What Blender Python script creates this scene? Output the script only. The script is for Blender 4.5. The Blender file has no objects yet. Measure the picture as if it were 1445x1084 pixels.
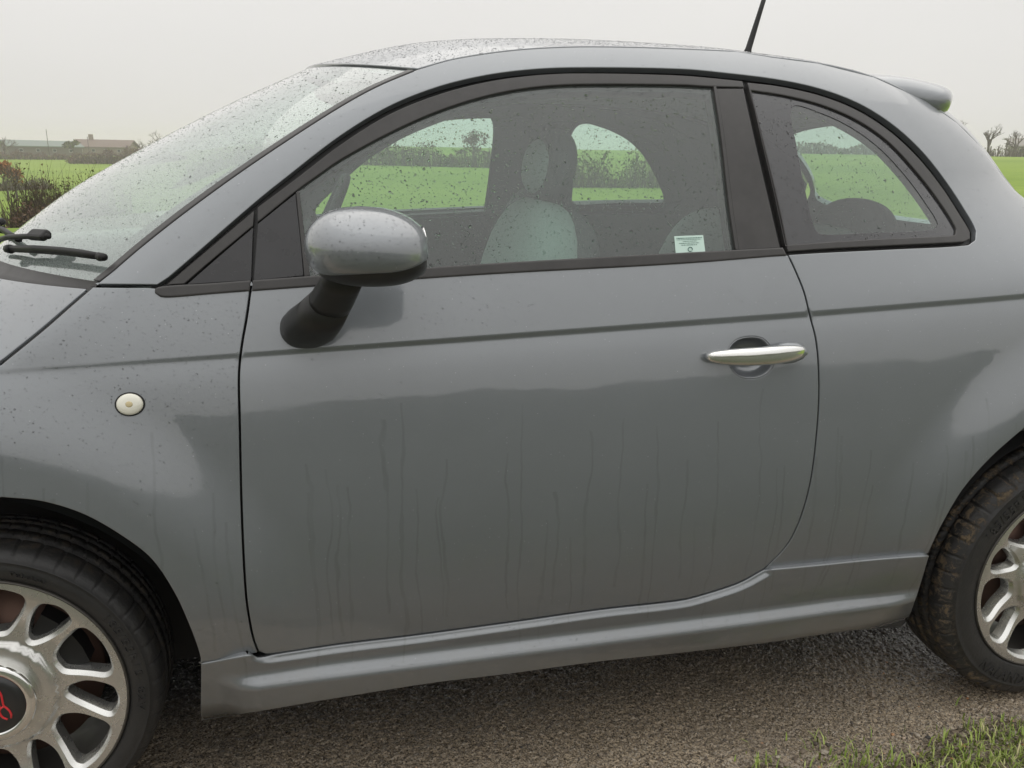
import bpy, math, random
import numpy as np
from mathutils import Vector, Matrix
from mathutils.geometry import delaunay_2d_cdt
from mathutils.bvhtree import BVHTree

random.seed(7); RNG = np.random.default_rng(7)
SC = bpy.context.scene
COL = SC.collection

# ------------------------------------------------------------------ camera
CAM = np.array([0.633, -2.162, 1.262]); YAW, PITCH, ROLL, FPX = 0.22877, 0.27773, 0.01793, 1137.4
PW, PH = 1445.0, 1084.0
FW = np.array([math.sin(YAW)*math.cos(PITCH), math.cos(YAW)*math.cos(PITCH), -math.sin(PITCH)])
_r = np.array([math.cos(YAW), -math.sin(YAW), 0.0]); _u = np.cross(_r, FW)
RT = math.cos(ROLL)*_r + math.sin(ROLL)*_u
UP = -math.sin(ROLL)*_r + math.cos(ROLL)*_u
cd = bpy.data.cameras.new('camera'); cam = bpy.data.objects.new('camera', cd); COL.objects.link(cam)
cd.sensor_width = 36.0; cd.lens = FPX/PW*36.0; cd.clip_start = 0.05; cd.clip_end = 12000
M4 = Matrix(((RT[0], UP[0], -FW[0], CAM[0]), (RT[1], UP[1], -FW[1], CAM[1]), (RT[2], UP[2], -FW[2], CAM[2]), (0, 0, 0, 1)))
cam.matrix_world = M4
SC.camera = cam

# ------------------------------------------------------------------ world, sun, exposure
W = bpy.data.worlds.new('World'); SC.world = W; W.use_nodes = True
nt = W.node_tree; nt.nodes.clear()
def wn(t, **k):
    n = nt.nodes.new(t)
    for a, b in k.items(): setattr(n, a, b)
    return n
SUN_EL, SUN_AZ = math.radians(62), math.radians(25)
sky = wn('ShaderNodeTexSky', sky_type='NISHITA'); sky.sun_disc = False; sky.sun_elevation = SUN_EL; sky.sun_rotation = SUN_AZ
hs = wn('ShaderNodeHueSaturation'); hs.inputs['Saturation'].default_value = 0.15; hs.inputs['Value'].default_value = 0.06
nt.links.new(sky.outputs[0], hs.inputs['Color'])
tc = wn('ShaderNodeTexCoord'); sx = wn('ShaderNodeSeparateXYZ'); nt.links.new(tc.outputs['Generated'], sx.inputs[0])
mx = wn('ShaderNodeMath', operation='MAXIMUM'); nt.links.new(sx.outputs['Z'], mx.inputs[0]); mx.inputs[1].default_value = 0.0
pw = wn('ShaderNodeMath', operation='POWER'); nt.links.new(mx.outputs[0], pw.inputs[0]); pw.inputs[1].default_value = 1.45
mp = wn('ShaderNodeMapping'); mp.inputs['Scale'].default_value = (1.2, 1.2, 3.0); nt.links.new(tc.outputs['Generated'], mp.inputs[0])
nz = wn('ShaderNodeTexNoise'); nz.inputs['Scale'].default_value = 1.6; nz.inputs['Detail'].default_value = 4; nt.links.new(mp.outputs[0], nz.inputs['Vector'])
nm = wn('ShaderNodeMath', operation='MULTIPLY_ADD'); nt.links.new(nz.outputs[0], nm.inputs[0]); nm.inputs[1].default_value = 0.10; nm.inputs[2].default_value = -0.05
ad = wn('ShaderNodeMath', operation='MULTIPLY_ADD'); nt.links.new(pw.outputs[0], ad.inputs[0]); ad.inputs[1].default_value = .88; ad.inputs[2].default_value = 0.79
a2 = wn('ShaderNodeMath', operation='ADD'); nt.links.new(ad.outputs[0], a2.inputs[0]); nt.links.new(nm.outputs[0], a2.inputs[1])
tint = wn('ShaderNodeMix', data_type='RGBA'); tint.inputs['A'].default_value = (1.0, 0.982, 0.958, 1); tint.inputs['B'].default_value = (1.0, 0.99, 0.975, 1)
nt.links.new(mx.outputs[0], tint.inputs['Factor'])
vm = wn('ShaderNodeVectorMath', operation='SCALE'); nt.links.new(tint.outputs['Result'], vm.inputs[0]); nt.links.new(a2.outputs[0], vm.inputs['Scale'])
mixw = wn('ShaderNodeMix', data_type='RGBA'); mixw.inputs['Factor'].default_value = 0.93
nt.links.new(hs.outputs[0], mixw.inputs['A']); nt.links.new(vm.outputs[0], mixw.inputs['B'])
bg = wn('ShaderNodeBackground'); bg.inputs['Strength'].default_value = 1.0; nt.links.new(mixw.outputs['Result'], bg.inputs['Color'])
wo = wn('ShaderNodeOutputWorld'); nt.links.new(bg.outputs[0], wo.inputs['Surface'])
sl = bpy.data.lights.new('sun', 'SUN'); sl.energy = 0.5; sl.angle = math.radians(80); sl.color = (1, 0.96, 0.9)
so = bpy.data.objects.new('sun', sl); COL.objects.link(so)
sdir = Vector((math.sin(SUN_AZ)*math.cos(SUN_EL), math.cos(SUN_AZ)*math.cos(SUN_EL), math.sin(SUN_EL)))
so.rotation_euler = sdir.to_track_quat('Z', 'Y').to_euler(); so.location = (0, 0, 30)
SC.view_settings.view_transform = 'Standard'; SC.view_settings.look = 'None'
SC.view_settings.exposure = 0.0; SC.view_settings.gamma = 1.0; SC.view_settings.use_curve_mapping = False
SC.render.engine = 'CYCLES'
SC.cycles.max_bounces = 14; SC.cycles.transparent_max_bounces = 24; SC.cycles.transmission_bounces = 10
SC.cycles.glossy_bounces = 5; SC.cycles.diffuse_bounces = 3
SC.cycles.use_denoising = True
SC.cycles.volume_bounces = 2
HAZE = 0.0014
SC.cycles.caustics_reflective = False; SC.cycles.caustics_refractive = False

# ------------------------------------------------------------------ camera geometry helpers
def pray(px, py):
    return (px-PW/2)/FPX*RT - (py-PH/2)/FPX*UP + FW
def at_y(px, py, y):
    d = pray(px, py); return CAM + d*(y-CAM[1])/d[1]
def at_d(px, py, dist):                       # point on the ray at a horizontal distance
    d = pray(px, py); return CAM + d*dist/math.hypot(d[0], d[1])
def az_at(px):
    d = pray(px, 217); return math.atan2(d[0], d[1])

# ------------------------------------------------------------------ materials
def mat(name, color=(.5, .5, .5), rough=.5, metal=0.0, coat=0.0, coat_rough=.03, spec=.5, ior=None, trans=0.0):
    m = bpy.data.materials.new(name); m.use_nodes = True
    b = m.node_tree.nodes['Principled BSDF']
    b.inputs['Base Color'].default_value = (*color, 1); b.inputs['Roughness'].default_value = rough
    b.inputs['Metallic'].default_value = metal; b.inputs['Coat Weight'].default_value = coat
    b.inputs['Coat Roughness'].default_value = coat_rough; b.inputs['Specular IOR Level'].default_value = spec
    if ior: b.inputs['IOR'].default_value = ior
    b.inputs['Transmission Weight'].default_value = trans
    return m
class NT:
    def __init__(s, m): s.t = m.node_tree; s.b = s.t.nodes.get('Principled BSDF'); s.o = s.t.nodes.get('Material Output')
    def n(s, t, **k):
        x = s.t.nodes.new(t)
        for a, b in k.items():
            if a.startswith('i_'):
                key = a[2:].replace('_', ' '); x.inputs[int(key) if key.isdigit() else key].default_value = b
            else: setattr(x, a, b)
        return x
    def l(s, a, b): s.t.links.new(a, b)
    def coords(s, kind='Object', scale=(1, 1, 1)):
        c = s.n('ShaderNodeTexCoord'); m = s.n('ShaderNodeMapping'); m.inputs['Scale'].default_value = scale
        s.l(c.outputs[kind], m.inputs[0]); return m.outputs[0]
    def noise(s, vec, scale, detail=4, rough=.55, dist=0):
        x = s.n('ShaderNodeTexNoise'); x.inputs['Scale'].default_value = scale; x.inputs['Detail'].default_value = detail
        x.inputs['Roughness'].default_value = rough; x.inputs['Distortion'].default_value = dist
        s.l(vec, x.inputs['Vector']); return x.outputs[0]
    def ramp(s, f, stops):
        r = s.n('ShaderNodeValToRGB'); e = r.color_ramp.elements
        while len(e) < len(stops): e.new(.5)
        for k, (p, c) in enumerate(stops):
            e[k].position = p; e[k].color = (c, c, c, 1) if not hasattr(c, '__len__') else (*c, 1)
        s.l(f, r.inputs[0]); return r.outputs[0]
    def math(s, op, a, b=None, c=None):
        x = s.n('ShaderNodeMath', operation=op)
        for k, v in enumerate((a, b, c)):
            if v is None: continue
            if hasattr(v, 'node'): s.l(v, x.inputs[k])
            else: x.inputs[k].default_value = v
        return x.outputs[0]
    def mix(s, f, a, b):
        x = s.n('ShaderNodeMix', data_type='RGBA')
        for k, v in (('Factor', f), ('A', a), ('B', b)):
            if hasattr(v, 'node'): s.l(v, x.inputs[k])
            else: x.inputs[k].default_value = v if k == 'Factor' else (*v, 1)
        return x.outputs['Result']
    def bump(s, h, strength, dist, normal=None):
        x = s.n('ShaderNodeBump'); x.inputs['Strength'].default_value = strength; x.inputs['Distance'].default_value = dist
        s.l(h, x.inputs['Height'])
        if normal is not None: s.l(normal, x.inputs['Normal'])
        return x.outputs[0]

def make_paint():
    m = mat('grey_metallic_paint', (.2, .21, .215), .38, .45, 1.0, .02)
    t = NT(m); co = t.coords(); t.b.inputs['Coat IOR'].default_value = 1.75
    sp = t.n('ShaderNodeSeparateXYZ'); t.l(co, sp.inputs[0])
    X, Z = sp.outputs['X'], sp.outputs['Z']
    # rain run marks: thin, slightly wandering, each with its own start height
    def runs_layer(freq, seed, width, prob):
        wob = t.noise(t.coords(scale=(9, .2, 3.5)), 1.6, 3)
        u = t.math('ADD', t.math('MULTIPLY_ADD', X, freq, seed), t.math('MULTIPLY', wob, freq*.045))
        v = t.n('ShaderNodeTexVoronoi', voronoi_dimensions='1D'); v.inputs['Scale'].default_value = 1.0; v.inputs['Randomness'].default_value = .9
        t.l(u, v.inputs['W'])
        sc = t.n('ShaderNodeSeparateColor'); t.l(v.outputs['Color'], sc.inputs[0])
        ln = t.ramp(v.outputs['Distance'], [(0, 1), (width*.5, .8), (width, 0)])
        on_ = t.ramp(sc.outputs[0], [(1-prob, 0), (1-prob+.02, 1)])
        top = t.math('MULTIPLY_ADD', sc.outputs[1], .30, .56)
        bot = t.math('MULTIPLY_ADD', sc.outputs[2], .12, .32)
        a = t.math('MULTIPLY', t.math('LESS_THAN', Z, top), t.math('GREATER_THAN', Z, bot))
        fade = t.ramp(t.noise(t.coords(scale=(30, 1, 8)), 1.0, 2), [(.35, .35), (.6, 1)])
        return t.math('MULTIPLY', t.math('MULTIPLY', ln, on_), t.math('MULTIPLY', a, fade))
    runs = t.math('MAXIMUM', runs_layer(17, 3.3, .060, .72), runs_layer(31, 11.7, .085, .5))
    # dried road film, blotchy
    film = t.ramp(t.noise(co, 5.5, 8, .62, .3), [(.42, 0), (.68, 1)])
    fine = t.ramp(t.noise(co, 900, 2), [(.35, 0), (.75, 1)])
    c = t.mix(t.math('MULTIPLY', film, .30), PC, tuple(x*1.16 for x in PC))
    c = t.mix(t.math('MULTIPLY', fine, .15), c, tuple(min(1, x*1.5) for x in PC))
    c = t.mix(t.math('MULTIPLY', runs, .30), c, tuple(x*.5 for x in PC))
    vs = t.n('ShaderNodeTexVoronoi'); vs.inputs['Scale'].default_value = 120; t.l(co, vs.inputs['Vector'])
    ss = t.n('ShaderNodeSeparateColor'); t.l(vs.outputs['Color'], ss.inputs[0])
    sp2 = t.math('MULTIPLY', t.ramp(vs.outputs['Distance'], [(.06, 1), (.14, 0)]), t.ramp(ss.outputs[0], [(.86, 0), (.88, 1)]))
    c = t.mix(t.math('MULTIPLY', sp2, .55), c, (.50, .52, .53))
    low = t.math('MULTIPLY', t.ramp(Z, [(.20, 1), (.33, 0)]), t.ramp(t.noise(co, 9, 8, .7), [(.40, 0), (.70, 1)]))
    c = t.mix(t.math('MULTIPLY', low, .5), c, (.15, .13, .10))
    road_film = t.math('MULTIPLY', t.ramp(Z, [(.30, 1), (.62, 0)]), t.ramp(t.noise(co, 12, 9, .72), [(.40, 0), (.72, 1)]))
    c = t.mix(t.math('MULTIPLY', road_film, .28), c, (.20, .19, .165))
    t.l(c, t.b.inputs['Base Color'])
    t.l(t.math('MULTIPLY_ADD', film, .10, .02), t.b.inputs['Coat Roughness'])
    v = t.n('ShaderNodeTexVoronoi'); v.inputs['Scale'].default_value = 210; t.l(co, v.inputs['Vector'])
    sep = t.n('ShaderNodeSeparateColor'); t.l(v.outputs['Color'], sep.inputs[0])
    spot = t.math('MULTIPLY', t.ramp(v.outputs['Distance'], [(.0, 1), (.30, 0)]), t.ramp(sep.outputs[0], [(.80, 0), (.82, 1)]))
    h = t.math('ADD', t.math('MULTIPLY', spot, 1.0), t.math('MULTIPLY', t.noise(co, 38, 5, .6), .42))
    t.l(t.bump(h, .30, .0008), t.b.inputs['Coat Normal'])
    return m
PC = (.198, .214, .228)
def plastic(name, col, rough, dirt=.35, spec=.45):
    m = mat(name, col, rough, spec=spec); t = NT(m); co = t.coords()
    f = t.ramp(t.noise(co, 16, 8, .65), [(.35, 0), (.75, 1)])
    c = t.mix(t.math('MULTIPLY', f, dirt), col, tuple(min(1, x*1.7+.02) for x in col)); t.l(c, t.b.inputs['Base Color'])
    t.l(t.math('MULTIPLY_ADD', f, .2, rough-.08), t.b.inputs['Roughness'])
    t.l(t.bump(t.noise(co, 700, 2), .12, .0004), t.b.inputs['Normal'])
    return m
def glass_mat(name, tint, veil, rough=.0):
    m = bpy.data.materials.new(name); m.use_nodes = True; t = NT(m); t.t.nodes.remove(t.b)
    tr = t.n('ShaderNodeBsdfTransparent'); tr.inputs[0].default_value = (*tint, 1)
    gl = t.n('ShaderNodeBsdfGlossy'); gl.inputs['Roughness'].default_value = rough; gl.inputs[0].default_value = (1, 1, 1, 1)
    df = t.n('ShaderNodeBsdfTranslucent'); df.inputs[0].default_value = (.75, .86, .82, 1)
    d2 = t.n('ShaderNodeBsdfDiffuse'); d2.inputs[0].default_value = (.72, .80, .77, 1)
    dm = t.n('ShaderNodeMixShader'); dm.inputs[0].default_value = .6; t.l(df.outputs[0], dm.inputs[1]); t.l(d2.outputs[0], dm.inputs[2])
    co = t.coords()
    mist = t.ramp(t.noise(co, 7, 6, .6), [(.2, .75), (.8, 1.0)])
    fine = t.ramp(t.noise(co, 420, 2), [(.3, .7), (.7, 1.2)])
    f = t.math('MULTIPLY', t.math('MULTIPLY', mist, fine), veil)
    m1 = t.n('ShaderNodeMixShader'); t.l(f, m1.inputs[0]); t.l(tr.outputs[0], m1.inputs[1]); t.l(dm.outputs[0], m1.inputs[2])
    fr = t.n('ShaderNodeFresnel'); ge = t.n('ShaderNodeNewGeometry')
    t.l(t.math('MULTIPLY_ADD', ge.outputs['Backfacing'], 1/1.52-1.52, 1.52), fr.inputs['IOR'])
    f2 = t.math('MINIMUM', t.math('MULTIPLY', fr.outputs[0], 1.6), 1.0)
    m2 = t.n('ShaderNodeMixShader'); t.l(f2, m2.inputs[0]); t.l(m1.outputs[0], m2.inputs[1]); t.l(gl.outputs[0], m2.inputs[2])
    t.l(m2.outputs[0], t.o.inputs['Surface'])
    return m
PAINT = make_paint()
TRIM = plastic('weathered_black_trim', (.040, .038, .037), .42, .5)
GLOSSTRIM = plastic('satin_black_panel', (.032, .032, .034), .3, .3)
BLACK = mat('black_rubber', (.006, .006, .006), .55)
SEAL = mat('dark_seal', (.012, .012, .012), .45)
MIRBLK = plastic('black_mirror_plastic', (.017, .017, .016), .42, .3)
GLASS = glass_mat('wet_tinted_glass', (.74, .92, .84), .17, .0)
GLASSQ = glass_mat('wet_rear_side_glass', (.74, .88, .82), .14, .0)
GLASSF = glass_mat('far_side_glass', (.82, .93, .88), .05, .0)
SCREEN = glass_mat('wet_windscreen_glass', (.80, .93, .86), .50, .03)
FRIT = mat('frit_band', (.030, .031, .034), .05, coat=.8)
INT = mat('interior_grey', (.10, .11, .11), .8)
INTD = mat('interior_dark', (.035, .037, .038), .75)
HEADL = mat('headliner', (.34, .35, .34), .9)
SEATL = mat('seat_pale_cloth', (.36, .39, .38), .85)
SEATD = mat('seat_dark_cloth', (.055, .06, .062), .85)
CHROME = mat('satin_chrome', (.86, .86, .84), .12, 1.0)
RED = mat('red_enamel', (.75, .03, .04), .35, coat=.5)
LENSM = mat('indicator_lens', (.85, .83, .72), .12, coat=1.0)
WATER = bpy.data.materials.new('water_drop'); WATER.use_nodes = True
_t = NT(WATER); _t.t.nodes.remove(_t.b); _g = _t.n('ShaderNodeBsdfGlass'); _g.inputs['IOR'].default_value = 1.33; _g.inputs['Roughness'].default_value = 0.0
_t.l(_g.outputs[0], _t.o.inputs['Surface'])

# ------------------------------------------------------------------ mesh helpers
def link(name, me, material, parent=None, **props):
    o = bpy.data.objects.new(name, me); COL.objects.link(o)
    if material is not None and me is not None and len(me.materials) == 0: me.materials.append(material)
    if parent is not None: o.parent = parent
    for k, v in props.items(): o[k] = v
    return o
def mesh(name, V, F, material, parent=None, smooth=True, normals=None, **props):
    me = bpy.data.meshes.new(name)
    me.from_pydata(np.asarray(V, float).tolist(), [], [list(map(int, f)) for f in F])
    me.update()
    if smooth: me.polygons.foreach_set('use_smooth', [True]*len(me.polygons))
    if normals is not None:
        me.normals_split_custom_set_from_vertices(np.asarray(normals, float).tolist())
    return link(name, me, material, parent, **props)
def empty(name, loc, parent=None, **props):
    o = bpy.data.objects.new(name, None); COL.objects.link(o); o.location = loc; o.empty_display_size = .1
    if parent is not None: o.parent = parent
    for k, v in props.items(): o[k] = v
    return o
def tagp(label, cat, group=None, kind=None):
    d = {'label': label, 'category': cat}
    if group: d['group'] = group
    if kind: d['kind'] = kind
    return d
class MB:                                       # collects pieces of one mesh
    def __init__(s): s.v = []; s.f = []; s.n = 0
    def add(s, V, F):
        V = np.asarray(V, float); s.v.append(V); s.f += [[int(i)+s.n for i in f] for f in F]; s.n += len(V); return s
    def build(s, name, material, parent=None, smooth=True, **p):
        return mesh(name, np.concatenate(s.v), s.f, material, parent, smooth, **p)
    def tube(s, pts, rad, n=8, cap=True):
        P = np.asarray(pts, float); rad = np.broadcast_to(np.asarray(rad, float), (len(P),))
        T = np.gradient(P, axis=0); T /= np.linalg.norm(T, axis=1)[:, None]+1e-12
        ref = np.array([0, 0, 1.0]) if abs(T[0][2]) < .9 else np.array([1.0, 0, 0])
        V = []
        for p, t, r in zip(P, T, rad):
            a = np.cross(t, ref); a /= np.linalg.norm(a)+1e-12; b = np.cross(t, a); ref = np.cross(a, t)
            for k in range(n):
                th = 2*math.pi*k/n; V.append(p+r*(math.cos(th)*a+math.sin(th)*b))
        F = []
        for i in range(len(P)-1):
            for k in range(n): F.append((i*n+k, i*n+(k+1) % n, (i+1)*n+(k+1) % n, (i+1)*n+k))
        if cap: F += [list(range(n))[::-1], [(len(P)-1)*n+k for k in range(n)]]
        return s.add(V, F)
    def box(s, c, size, rot=None):
        h = np.asarray(size)/2; V = np.array([(x, y, z) for x in (-1, 1) for y in (-1, 1) for z in (-1, 1)])*h
        if rot is not None: V = V @ np.asarray(rot).T
        return s.add(V+np.asarray(c), [(0, 1, 3, 2), (4, 6, 7, 5), (0, 4, 5, 1), (2, 3, 7, 6), (0, 2, 6, 4), (1, 5, 7, 3)])
    def lathe_y(s, prof, n=96, c=(0, 0, 0), closed=False):   # prof: list of (r, y)
        V = []; m = len(prof)
        for k in range(n):
            a = 2*math.pi*k/n
            for r, y in prof: V.append((c[0]+r*math.cos(a), c[1]+y, c[2]+r*math.sin(a)))
        F = []
        for k in range(n):
            k2 = (k+1) % n
            for j in range(m-1 if not closed else m):
                j2 = (j+1) % m
                F.append((k*m+j, k2*m+j, k2*m+j2, k*m+j2))
        return s.add(V, F)
    def rings(s, rings, cap=True):             # loft closed rings
        n = len(rings[0]); V = np.concatenate([np.asarray(r, float) for r in rings]); F = []
        for i in range(len(rings)-1):
            for k in range(n): F.append((i*n+k, i*n+(k+1) % n, (i+1)*n+(k+1) % n, (i+1)*n+k))
        if cap: F += [list(range(n))[::-1], [(len(rings)-1)*n+k for k in range(n)]]
        return s.add(V, F)
def smst(t): t = np.clip(t, 0, 1); return t*t*(3-2*t)
def bevel(o, w, seg=2, angle=.6):
    b = o.modifiers.new('bevel', 'BEVEL'); b.width = w; b.segments = seg; b.limit_method = 'ANGLE'; b.angle_limit = angle
    return o
def subsurf(o, lv=2):
    b = o.modifiers.new('subdivision', 'SUBSURF'); b.levels = lv; b.render_levels = lv; return o

# ------------------------------------------------------------------ the car's body surface
def table(xs, ys):
    xs = np.asarray(xs, float); ys = np.asarray(ys, float)
    d = np.diff(ys)/np.diff(xs); m = np.zeros(len(xs))
    m[1:-1] = np.where(d[:-1]*d[1:] > 0, 2*d[:-1]*d[1:]/(d[:-1]+d[1:]+1e-15), 0); m[0] = d[0]; m[-1] = d[-1]
    def f(x):
        x = np.asarray(x, float); i = np.clip(np.searchsorted(xs, x)-1, 0, len(xs)-2); h = xs[i+1]-xs[i]; t = np.clip((x-xs[i])/h, -.0, 1.0)
        r = (2*t**3-3*t**2+1)*ys[i]+(t**3-2*t**2+t)*h*m[i]+(-2*t**3+3*t**2)*ys[i+1]+(t**3-t**2)*h*m[i+1]
        return r + np.where(x > xs[-1], (x-xs[-1])*m[-1], 0) + np.where(x < xs[0], (x-xs[0])*m[0], 0)
    return f
E_S = [-.80, -.70, -.60, -.50, -.42, -.28, -.13, -.10, -.05, -.018, 0.0, .05, .10, .20, .30, .38, .45, .52, .60, .8]
E_A = [-30, -22, -14, -6.5, -1.0, 5.5, 9.3, 10.6, 15, 21, 17, 19, 21, 23.5, 26, 29, 34, 44, 56, 62]
_es = table(E_S, E_A)
_sg = np.linspace(-.95, .9, 1851); _tan = np.tan(np.radians(_es(_sg)))
_G = np.r_[0, np.cumsum((_tan[1:]+_tan[:-1])/2*np.diff(_sg))]; _G -= np.interp(-.45, _sg, _G)
def Gf(s): return np.interp(s, _sg, _G)
ZC = lambda x: .911+.0425*np.asarray(x)
D_B = table([-.8, -.65, -.5, -.35, -.2, 0, .3, .8, 1.4, 1.9, 2.2, 2.4, 2.55, 2.7, 2.8], [.45, .27, .15, .07, .032, .012, .003, 0, 0, .008, .025, .055, .11, .24, .42])
D_G = table([-.3, .1, .4, .8, 1.2, 1.5, 1.8, 2.0, 2.1, 2.2, 2.27, 2.36, 2.46, 2.6], [.07, .025, .01, 0, 0, .006, .036, .078, .116, .172, .232, .352, .515, .76])
ZT = table([-.7, -.3, .0, .205, .43, .632, .821, .972, 1.262, 1.5, 1.7, 1.85, 2.0, 2.1, 2.2, 2.3, 2.4, 2.5], [.70, .80, .90, 1.018, 1.182, 1.326, 1.418, 1.45, 1.474, 1.474, 1.466, 1.444, 1.40, 1.353, 1.285, 1.19, 1.06, .92])
WMAX = .822
AXF, AXR, WR = 0.0, 2.30, .321
def side_w(x, z):
    x = np.asarray(x, float); z = np.asarray(z, float)
    s = z-ZC(x)
    k = np.clip((x-.25)/.6, 0, 1)*.75+.25
    w = WMAX-Gf(s)
    hw = .010+.006*np.clip(x/1.5, 0, 1)
    w = w+k*.0055*smst((s+hw)/hw)*1.0
    xe = x+1.7*np.clip(s-.12, 0, 1)**2
    b = smst(s/.24)
    w = w-(D_B(x)*(1-b)+D_G(np.minimum(xe, 2.7))*b)
    dt = np.clip(1-(ZT(x)-z)/.06, 0, 1.5); w = w-.012*dt**2*smst((x+.2)/.2)
    # arch flares
    for ax, r0, amp in ((AXF, .405, .020), (AXR, .41, .022)):
        rho = np.hypot(x-ax, z-WR)
        w = w+amp*smst((r0+.22-rho)/.16)*smst((z-.25)/.25)
    return w
def SY(x, z): return -side_w(x, z)
class Side:
    def __init__(s, extra=None, far=False): s.extra = extra; s.sg = -1.0 if far else 1.0
    def y(s, x, z):
        r = SY(x, z)
        if s.extra is not None: r = r-s.extra(x, z)
        return r*s.sg
    def eval(s, uv):
        uv = np.asarray(uv, float); x, z = uv[:, 0], uv[:, 1]; h = 8e-4
        y = s.y(x, z); gx = (s.y(x+h, z)-s.y(x-h, z))/(2*h); gz = (s.y(x, z+h)-s.y(x, z-h))/(2*h)
        N = np.stack([gx, -np.ones_like(x), gz], 1)
        if s.sg < 0: N = -N
        N /= np.linalg.norm(N, axis=1)[:, None]
        return np.stack([x, y, z], 1), N
    def hit(s, px, py, off=0.0):
        d = pray(px, py); ys = np.linspace(-1.0, .05, 211) if s.sg > 0 else np.linspace(.95, .1, 171)
        P = CAM[None]+d[None]*((ys-CAM[1])/d[1])[:, None]
        f = (P[:, 1]-s.y(P[:, 0], P[:, 2])-off*s.sg)*s.sg
        k = np.where((f[:-1] < 0) & (f[1:] >= 0))[0] if s.sg > 0 else np.where(f[:-1]*f[1:] <= 0)[0]
        if len(k) == 0: k = [int(np.argmin(np.abs(f[:-1])))]
        a, b = ys[k[0]], ys[k[0]+1]
        for _ in range(26):
            m = (a+b)/2; p = CAM+d*(m-CAM[1])/d[1]
            v = (m-float(s.y(p[0], p[2]))-off*s.sg)*s.sg
            if v < 0: a = m
            else: b = m
        p = CAM+d*((a+b)/2-CAM[1])/d[1]
        return (p[0], p[2])
SIDE = Side()
FARS = Side(far=True)

def cr_spline(pts, step=6.0, closed=True):
    """Catmull-Rom through pts, corners flagged by a third element; returns dense points."""
    P = [np.array(p[:2], float) for p in pts]; C = [len(p) > 2 and bool(p[2]) for p in pts]; n = len(P); out = []
    for i in range(n if closed else n-1):
        p1, p2 = P[i], P[(i+1) % n]
        i0 = i-1 if (closed or i > 0) else i
        i3 = (i+2) % n if (closed or i+2 < n) else (i+1) % n
        p0 = p1-(p2-p1) if C[i] else P[i0]
        p3 = p2+(p2-p1) if C[(i+1) % n] else P[i3]
        L = np.linalg.norm(p2-p1); m = max(1, int(L/step))
        l1, l0, l2 = L, np.linalg.norm(p1-p0), np.linalg.norm(p3-p2)
        t1 = (p2-p0)/(l0+l1+1e-9)*l1; t2 = (p3-p1)/(l1+l2+1e-9)*l1
        for k in range(m):
            t = k/m
            out.append((2*t**3-3*t**2+1)*p1+(t**3-2*t**2+t)*t1+(-2*t**3+3*t**2)*p2+(t**3-t**2)*t2)
    if not closed: out.append(P[-1])
    return np.array(out)
def px_open(pts, surf=SIDE, off=0.0, step=7.0): return np.array([surf.hit(*p, off) for p in cr_spline(pts, step, False)])
def px_loop(pts, surf=SIDE, off=0.0, step=7.0): return np.array([surf.hit(*p, off) for p in cr_spline(pts, step, True)])
def area(P): x, y = P[:, 0], P[:, 1]; return .5*np.sum(x*np.roll(y, -1)-np.roll(x, -1)*y)
def clean(P, eps=5e-4):
    keep = [0]
    for i in range(1, len(P)):
        if np.linalg.norm(P[i]-P[keep[-1]]) > eps: keep.append(i)
    if np.linalg.norm(P[keep[-1]]-P[0]) < eps: keep.pop()
    P = P[keep]
    return P if area(P) > 0 else P[::-1]
def offset_poly(P, d):                          # d > 0 shrinks a CCW polygon
    a = P-np.roll(P, 1, 0); b = np.roll(P, -1, 0)-P
    a /= np.linalg.norm(a, axis=1)[:, None]+1e-12; b /= np.linalg.norm(b, axis=1)[:, None]+1e-12
    na = np.stack([-a[:, 1], a[:, 0]], 1); nb = np.stack([-b[:, 1], b[:, 0]], 1)
    n = na+nb; L = np.linalg.norm(n, axis=1)[:, None]; n /= L+1e-9
    c = np.maximum((n*na).sum(1), .45)[:, None]
    return P+n*d/c
def inside(P, Q):
    x, y = Q[:, 0], Q[:, 1]; r = np.zeros(len(Q), bool); n = len(P)
    for i in range(n):
        x1, y1 = P[i]; x2, y2 = P[(i+1) % n]
        if y1 == y2: continue
        c = (y1 > y) != (y2 > y); r ^= c & (x < (x2-x1)*(y-y1)/(y2-y1)+x1)
    return r
def near_edge(P, Q, d):
    r = np.zeros(len(Q), bool)
    for i in range(len(P)):
        a = P[i]; b = P[(i+1) % len(P)]; ab = b-a; t = np.clip(((Q-a)@ab)/(ab@ab+1e-12), 0, 1)
        r |= np.linalg.norm(Q-(a+t[:, None]*ab), axis=1) < d
    return r
def far_copy(o, parent, name=None):
    me = o.data.copy(); n = len(me.vertices); co = np.zeros(n*3); me.vertices.foreach_get('co', co); co = co.reshape(-1, 3); co[:, 1] *= -1
    co[:, 0] -= .12*np.exp(-((co[:, 0]-1.5)/.17)**2)*smst((co[:, 2]-.85)/.2)
    me.vertices.foreach_set('co', co.ravel()); me.flip_normals(); me.update()
    c = bpy.data.objects.new(name or o.name.split('.')[0], me); COL.objects.link(c); c.parent = parent
    for k in o.keys(): c[k] = o[k]
    return c
REG = {}
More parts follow.
